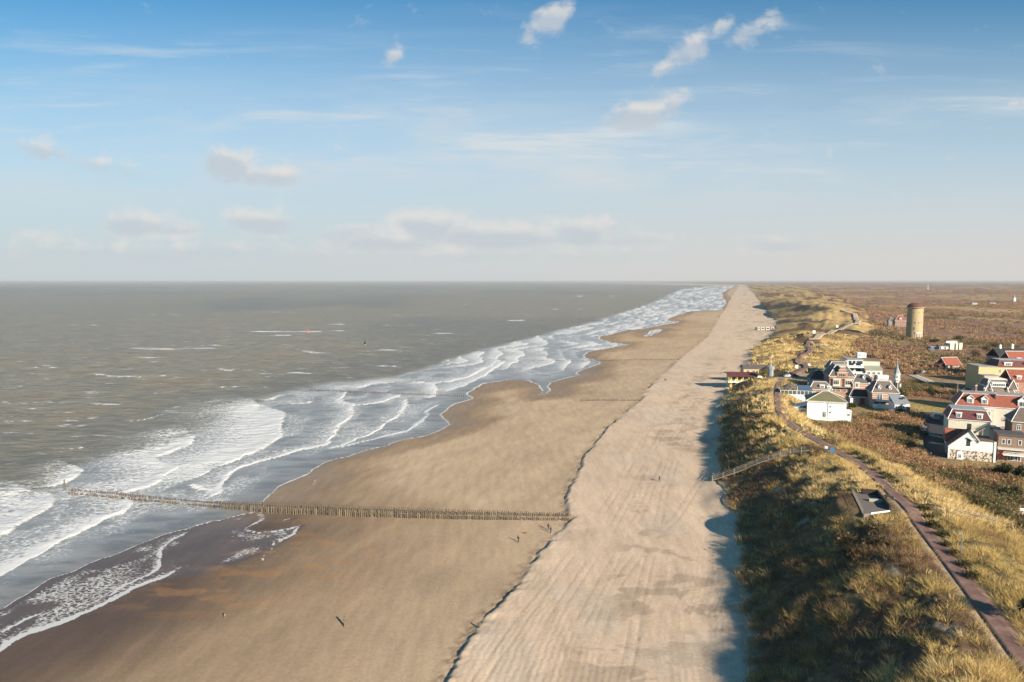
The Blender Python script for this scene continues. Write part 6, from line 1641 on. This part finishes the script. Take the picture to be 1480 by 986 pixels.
# the thicket between the path and the village
TH = poly([(1228, 607), (1255, 596), (1300, 597), (1330, 612), (1328, 640), (1345, 668), (1376, 674), (1432, 677), (1500, 700), (1560, 760), (1560, 850), (1480, 800), (1430, 758), (1380, 738), (1335, 712), (1290, 678), (1245, 655), (1196, 632), (1180, 618)], 10.5)
def in_clear(X, Y):
    k = np.zeros(X.shape, bool)
    for P in CLEAR: k |= inside(X, Y, P)
    return k
def thicket(n):
    x0, y0 = TH.min(0); x1, y1 = TH.max(0)
    X = RNG.uniform(x0, x1, n); Y = RNG.uniform(y0, y1, n)
    k = inside(X, Y, TH) & ~in_clear(X, Y) & (X - path_x(Y) > 5) & (fbm(X / 8, Y / 8, 151, 3) > .33)
    X, Y = X[k], Y[k]; n = len(X)
    f = fbm(X / 14, Y / 14, 152, 3) + RNG.normal(0, .07, n)
    T = np.array([(.40, .24, .125), (.34, .195, .11), (.32, .21, .10), (.22, .165, .07), (.13, .11, .048)])
    c = T[np.clip((f - .34) * 14, 0, 4).astype(int)] * RNG.uniform(.85, 1.15, (n, 1))
    r = RNG.uniform(1.1, 2.3, n)
    print('thicket', n)
    return clumps(X, Y, land_z(X, Y), r, r * RNG.uniform(.9, 1.35, n), 120, np.full(n, .36), c, twig=.65, shell=.35)
TH_MAIN = TH
th1 = thicket(5200)
TH = poly([(1308, 572), (1345, 574), (1388, 580), (1392, 566), (1350, 557), (1312, 551), (1300, 560)], 9.5); th2 = thicket(900)
TH = poly([(1296, 608), (1322, 600), (1334, 606), (1326, 624), (1300, 618)], 9.5); th3 = thicket(300)
V, F, Cc = pack([th1, th2, th3])
tag(link('scrub_thicket', np_mesh('scrub_thicket', V, F, M['scrub'], {'Col': Cc}, smooth=False)), kind='stuff')

# woodland and scrub of the low country
def wood(n, y0, y1, r0, r1, ntri, bias):
    Y = np.exp(RNG.uniform(math.log(y0), math.log(y1), n)) if bias else RNG.uniform(y0, y1, n)
    fx = foot_x(Y) + dune_w(Y) * .97; X = fx + RNG.uniform(0, 1, n) * np.maximum(.86 * Y - fx, 10)
    k = ~in_clear(X, Y)
    for P in OPEN: k &= ~inside(X, Y, P)
    dens = (.25 + .9 * ss(fbm(X / 55, Y / 90, 161, 4), .40, .60)) * (1 - .95 * strips(X, Y))
    k &= RNG.uniform(0, 1, n) < dens
    k &= ~((Y < 305) & (X - path_x(Y) < 18))
    X, Y = X[k], Y[k]; n = len(X)
    f = fbm(X / 60, Y / 130, 162, 4) + RNG.normal(0, .03, n)
    T = np.array([(.37, .23, .122), (.34, .20, .112), (.31, .175, .112), (.32, .22, .11), (.27, .19, .085), (.19, .145, .066)])
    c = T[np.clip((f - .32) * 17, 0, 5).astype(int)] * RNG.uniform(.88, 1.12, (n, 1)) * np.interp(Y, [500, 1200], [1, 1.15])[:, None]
    ever = RNG.uniform(0, 1, n) < .014; c[ever] = np.array((.075, .075, .042)) * RNG.uniform(.8, 1.3, (ever.sum(), 1))
    r = RNG.uniform(r0, r1, n) * (Y / y0) ** .35
    return clumps(X, Y, land_z(X, Y), r, r * RNG.uniform(.7, 1.15, n) * np.interp(Y, [500, 1200], [1, .6]), ntri, r * .34, c, twig=.45, shell=.4, jit=.12)
OPEN = OPEN_AREAS
V, F, Cc = pack([wood(3600, 285, 620, 1.1, 2.6, 60, False), wood(3400, 560, 1500, 1.8, 3.6, 40, False), wood(1900, 1300, 4500, 3.0, 5.5, 26, True)])
print('wood tris', len(F))
tag(link('scrub_woodland', np_mesh('scrub_woodland', V, F, M['scrub'], {'Col': Cc}, smooth=False)), kind='stuff')

# shrubs and trees that can be told apart
def shrub_mesh(name, r, h, col, n_tri, size, twig, mat):
    z = np.zeros(1)
    V, F, Cc = clumps(z, z, z, np.array([r]), np.array([h]), n_tri, np.array([size]), np.array([col]), twig=twig, shell=.3, jit=.28)
    return np_mesh(name, V, F, mat, {'Col': Cc}, smooth=False)
def tree(name, label, cat, px, py, z, h, r, col, group=None, twig=.25, zz=None, n_tri=900, size=.5):
    x, y, _ = at(px, py, z); g = tz(x, y)
    t_ = thing(name, label, cat, (x, y, g - .05), RNG.uniform(0, 6), group)
    mb = MB(); hh = h * .45
    mb.tube((0, 0, 0), (.1, .05, hh), .16 * h / 5, .10 * h / 5, 7)
    for k in range(5):
        a_ = k * 1.26 + .4; mb.tube((.1, .05, hh * (.72 + .05 * k)), (math.cos(a_) * r * .6, math.sin(a_) * r * .6, hh + h * .3), .06 * h / 5, .02, 5)
    mb.build('trunk', M['bark'], t_)
    cs = [(0, 0, h * .35, r * .75, h * .62)] + [(math.cos(k * 1.57 + .5) * r * .5, math.sin(k * 1.57 + .5) * r * .5, h * (.30 + .07 * k), r * .55, h * .42) for k in range(4)]
    cs = np.array(cs)
    V, F, Cc = clumps(cs[:, 0], cs[:, 1], cs[:, 2], cs[:, 3], cs[:, 4], n_tri // 5, np.full(5, size), np.tile(np.array(col), (5, 1)) * RNG.uniform(.8, 1.2, (5, 1)), twig=twig, shell=.25, jit=.3)
    link('crown', np_mesh('crown', V, F, M['leaf'], {'Col': Cc}, smooth=False), t_)
    return t_
EVG, OLV, BRN = (.050, .060, .024), (.105, .10, .038), (.15, .105, .055)
for (px, py, z, h, r, c, lab) in (
        (1449, 693, 9.5, 4.6, 2.2, EVG, 'dark green tree in front of the brown flat-roofed house with the white canopy'),
        (1478, 700, 9.5, 5.4, 2.6, EVG, 'tall dark green tree at the right edge beside the lower houses'),
        (1462, 722, 9.5, 3.6, 2.0, OLV, 'olive tree at the thicket edge, nearest the right margin signboard'),
        (1345, 572, 9.5, 3.6, 2.6, (.06, .07, .025), 'dark green rounded tree beside the parked cars behind the tall grey mast'),
        (1322, 570, 9.5, 3.0, 2.4, OLV, 'olive bushy tree right of the striped hotel wing'),
        (1350, 497, 9.5, 5.2, 4.2, EVG, 'dark evergreen tree just left of the ruined wall, near the round tower'),
        (1385, 493, 9.5, 5.6, 4.8, EVG, 'wide dark evergreen tree behind the ruined wall'),
        (1425, 512, 9.5, 8.0, 3.6, BRN, 'tall bare brown tree left of the black-roofed house'),
        (1438, 508, 9.5, 8.5, 3.8, (.11, .085, .045), 'tall bare brown tree right against the black-roofed house'),
        (1410, 518, 9.5, 6.5, 3.4, BRN, 'bare brown tree between the red-roofed barn and the yellow block'),
        (1232, 591, 9.5, 2.4, 1.8, (.10, .11, .032), 'small green tree on the lawn between the white villa and the black-roofed annex'),
        (1496, 912, 15.5, 4.2, 2.0, (.10, .085, .04), 'brown-green tree at the lower right edge beside the brick path'),
        (1301, 600, 9.5, 2.6, 2.0, EVG, 'dark green bush-like tree in front of the grey glazed hotel wing')):
    tree('tree', lab, 'tree', px, py, z, h, r, c)
sh = [shrub_mesh('shrub', 1.5, 1.5, OLV, 420, .34, .3, M['leaf']), shrub_mesh('shrub', 1.3, 1.2, (.085, .075, .032), 380, .3, .5, M['leaf']), shrub_mesh('shrub', 1.9, 1.9, (.12, .085, .045), 520, .36, .6, M['scrub'])]
SH = [(0, 'round olive-green shrub along the lower edge of the white villa', 'olive shrubs along the white villa', [(1176, 612, 10), (1184, 614, 10), (1193, 615, 10), (1204, 615, 10), (1213, 613, 10), (1222, 611, 10)]),
      (1, 'low dark shrub lining the landward side of the brick path', 'dark shrubs lining the brick path', [(1262 + 0, 681, 15.6), (1270, 686, 15.6), (1279, 693, 15.6), (1288, 701, 15.6), (1297, 709, 15.7), (1325, 741, 15.9), (1333, 751, 16), (1342, 763, 16), (1352, 776, 16), (1363, 790, 16), (1374, 803, 16), (1386, 819, 16), (1400, 836, 16), (1250, 672, 15.4), (1238, 665, 15.3), (1226, 659, 15.2)]),
      (2, 'brown leafless bush on the dune near the sunken viewing deck', 'brown bushes near the viewing deck', [(1222, 752, 17.5), (1240, 772, 17.5), (1256, 768, 17.5), (1268, 762, 17), (1228, 765, 17.5), (1276, 776, 17)])]
for kind_, lab, grp, pts in SH:
    for (px, py, z) in pts:
        if kind_ == 1: px += 8 + RNG.uniform(-3, 4)
        x, y, _ = at(px, py, z)
        o = link('shrub', sh[kind_], None, (x, y, tz(x, y) - .1), RNG.uniform(0, 6)); s_ = RNG.uniform(.75, 1.2); o.scale = (s_, s_, s_ * RNG.uniform(.8, 1.1))
        tag(o, lab, 'shrub', grp)
# ------------------------------------------------------------------ exposure and air
SUN_E = 4.8; SKY_S = .06; EXPO = .9; HAZE = 5.5e-5
SKY_TINT = (.38, .97, 1.10)
HOR_L = (.315, .340, .355); HOR_M = (.345, .382, .405); HOR_R = (.37, .352, .340)
CL_HI = (.42, .40, .38); CL_LO = (.295, .318, .345)
# ------------------------------------------------------------------ light, sky, camera
SUN_EL = R(23.5); SUNV = np.array([.55, -.835])
az = math.atan2(SUNV[0], SUNV[1])
sun = bpy.data.lights.new('sun', 'SUN'); sun.energy = SUN_E; sun.angle = R(.53); sun.color = (1, .87, .70)
so = bpy.data.objects.new('sun', sun); COL.objects.link(so); so.location = (300, -300, 300)
so.rotation_euler = (math.pi / 2 - SUN_EL, 0, math.atan2(SUNV[0], -SUNV[1]))
w = bpy.data.worlds.new('World'); S.world = w; w.use_nodes = True
t = NT(w.node_tree); bg = t.n['Background']
sky = t.new('ShaderNodeTexSky', sky_type='NISHITA'); sky.sun_disc = False
sky.sun_elevation = SUN_EL; sky.sun_rotation = az; sky.air_density = 1.0; sky.dust_density = .4; sky.ozone_density = 3.0
G = t.new('ShaderNodeTexCoord').outputs['Generated']
sp = t.new('ShaderNodeSeparateXYZ'); t.put(sp.inputs[0], G)
yy = t.math('MAXIMUM', sp.outputs[1], .05)
e = t.math('DIVIDE', sp.outputs[2], yy); a = t.math('DIVIDE', sp.outputs[0], yy)
cb = t.new('ShaderNodeCombineXYZ'); t.put(cb.inputs[0], a); t.put(cb.inputs[1], e)
q = cb.outputs[0]
def dirc(px, py):
    d = ray(px, py); return d[0] / d[1], d[2] / d[1]
nz_d = t.noise(q, 9, 2, .5, 0, 1)
wv = t.new('ShaderNodeVectorMath', operation='MULTIPLY_ADD'); t.put(wv.inputs[0], nz_d); wv.inputs[1].default_value = (.035, .02, 0); t.put(wv.inputs[2], q)
ofs = t.new('ShaderNodeVectorMath', operation='ADD'); t.put(ofs.inputs[0], wv.outputs[0]); ofs.inputs[1].default_value = (-.0175, -.01, 0)
qw = ofs.outputs[0]
BLOBS = [(796, 28, 48, 26, 1.0, 30), (765, 52, 26, 14, .7, 35), (569, 82, 30, 17, .75, 42), (1000, 70, 48, 30, .85, 35), (1040, 35, 40, 18, .55, 35), (1090, 42, 70, 22, .7, 28),
         (960, 100, 36, 16, .6, 30), (925, 165, 62, 30, 1.05, 12), (965, 150, 40, 26, .8, 20), (330, 236, 46, 30, 1.05, 0), (385, 252, 70, 18, .75, -6), (60, 218, 52, 18, .62, -6), (160, 240, 80, 18, .55, -12),
         (200, 325, 58, 26, .85, 0), (260, 332, 60, 18, .6, 0), (380, 320, 52, 24, .9, 0), (560, 350, 110, 22, .75, 0), (620, 328, 60, 30, 1.0, 0), (720, 342, 110, 28, .95, 0), (845, 335, 62, 28, .9, 0), (900, 350, 100, 20, .6, 0),
         (1130, 350, 70, 17, .62, 0), (1472, 150, 30, 12, .5, 25), (260, 362, 420, 22, .52, 0), (760, 368, 330, 16, .5, 0), (520, 338, 80, 22, .7, 0), (60, 345, 120, 18, .4, 0)]
def density(vec, push):
    acc = None
    for (px, py, rx, ry, wgt, ang) in BLOBS:
        if py > 200: rx, ry = rx * 1.3, ry * 1.25
        c = dirc(px, py); k = 1.0 / FPX
        mp = t.new('ShaderNodeMapping', vector_type='TEXTURE'); t.put(mp.inputs[0], vec)
        mp.inputs['Location'].default_value = (c[0] + push[0] * ry * k, c[1] + push[1] * ry * k, 0); mp.inputs['Rotation'].default_value = (0, 0, R(ang)); mp.inputs['Scale'].default_value = (rx * k, ry * k, 1)
        ln = t.new('ShaderNodeVectorMath', operation='LENGTH'); t.put(ln.inputs[0], mp.outputs[0])
        g = t.ramp(ln.outputs['Value'], 0, 1.25, wgt, 0, 'SMOOTHSTEP')
        acc = g if acc is None else t.math('MAXIMUM', acc, g)
    return acc
n1 = t.noise(t.mapv(q, (1, 1.35, 1)), 26, 7, .62, .25)
n2 = t.noise(q, 9, 4, .55)
nn = t.math('ADD', t.math('MULTIPLY', n1, .7), t.math('MULTIPLY', n2, .3))
d0 = density(qw, (0, 0)); d1 = density(qw, (.25, .5))
den = t.math('ADD', d0, t.math('MULTIPLY', t.math('SUBTRACT', nn, .5), 2.1))
alpha = t.ramp(den, .16, .80, 0, .80)
lit = t.ramp(t.math('ADD', t.math('SUBTRACT', d1, d0), t.math('MULTIPLY', t.math('SUBTRACT', nn, .5), 1.2)), -.34, .22)
K = 1.0 / SKY_S
skyc = t.mix(1.0, sky.outputs[0], SKY_TINT, 'MULTIPLY')
# thin high veil, thicker towards the horizon
veil = t.math('POWER', t.ramp(e, -.02, .44, .98, 0.0, 'SMOOTHSTEP'), .72)
mid = t.math('MULTIPLY', t.ramp(t.noise(t.mapv(q, (.7, 3.2, 1), (0, 0, R(3))), 2.6, 5, .6, .3), .40, .70), t.math('MULTIPLY', t.ramp(e, .09, .17), t.ramp(e, .32, .20)))
veil = t.math('ADD', veil, t.math('MULTIPLY', mid, .30), clamp=True)
cir = t.noise(t.mapv(q, (1.5, 16, 1), (0, 0, R(4))), 2.2, 6, .6, .4)
cir2 = t.noise(t.mapv(q, (.8, 5, 1)), 1.6, 3)
band = t.math('MULTIPLY', t.ramp(e, .10, .22), t.ramp(e, .42, .26))
cirrus = t.math('MULTIPLY', t.math('MULTIPLY', t.ramp(cir, .46, .72), t.ramp(cir2, .35, .65)), t.math('MULTIPLY', band, .62))
veil = t.math('MAXIMUM', veil, t.math('ADD', veil, cirrus, clamp=True))
warmth = t.ramp(a, -.7, .75)
hor = t.mix(warmth, tuple(x * K for x in HOR_L), tuple(x * K for x in HOR_R))
hor2 = t.mix(t.ramp(e, .0, .22), hor, tuple(x * K for x in HOR_M))
c1 = t.mix(veil, skyc, hor2)
cloudc = t.mix(lit, tuple(x * K for x in CL_LO), tuple(x * K for x in CL_HI))
lowc = t.ramp(e, .02, .16, .75, 1.0)
c2 = t.mix(t.math('MULTIPLY', alpha, lowc), c1, cloudc)
fin = t.mix(t.ramp(sp.outputs[1], -.05, .15), skyc, c2)
t.put(bg.inputs[0], fin); bg.inputs[1].default_value = SKY_S

cam = bpy.data.cameras.new('camera'); cam.sensor_width = 36; cam.lens = 24.0; cam.clip_start = 1; cam.clip_end = 120000
co = bpy.data.objects.new('camera', cam); COL.objects.link(co); co.location = (0, 0, CAMZ); co.rotation_euler = (math.pi / 2 - PITCH, 0, 0)
S.camera = co

# --- sea air
mb = MB(); mb.box(-56000, 56000, -600, 56000, -5, 66)
m = bpy.data.materials.new('air'); m.use_nodes = True; tt = NT(m.node_tree); tt.n.remove(tt.n['Principled BSDF'])
pv = tt.new('ShaderNodeVolumePrincipled'); pv.inputs['Color'].default_value = (.60, .615, .63, 1); pv.inputs['Density'].default_value = HAZE
pv.inputs['Anisotropy'].default_value = 0.0
tt.l.new(pv.outputs[0], tt.n['Material Output'].inputs['Volume'])
if HAZE > 0: tag(mb.build('haze', m), kind='stuff')

S.view_settings.view_transform = 'Standard'; S.view_settings.look = 'None'; S.view_settings.gamma = 1; S.view_settings.use_curve_mapping = False
S.view_settings.exposure = EXPO
S.render.engine = 'CYCLES'
cy = S.cycles
cy.use_denoising = True; cy.max_bounces = 4; cy.diffuse_bounces = 2; cy.glossy_bounces = 2; cy.transmission_bounces = 2; cy.volume_bounces = 0
cy.sample_clamp_indirect = 4; cy.caustics_reflective = False; cy.caustics_refractive = False
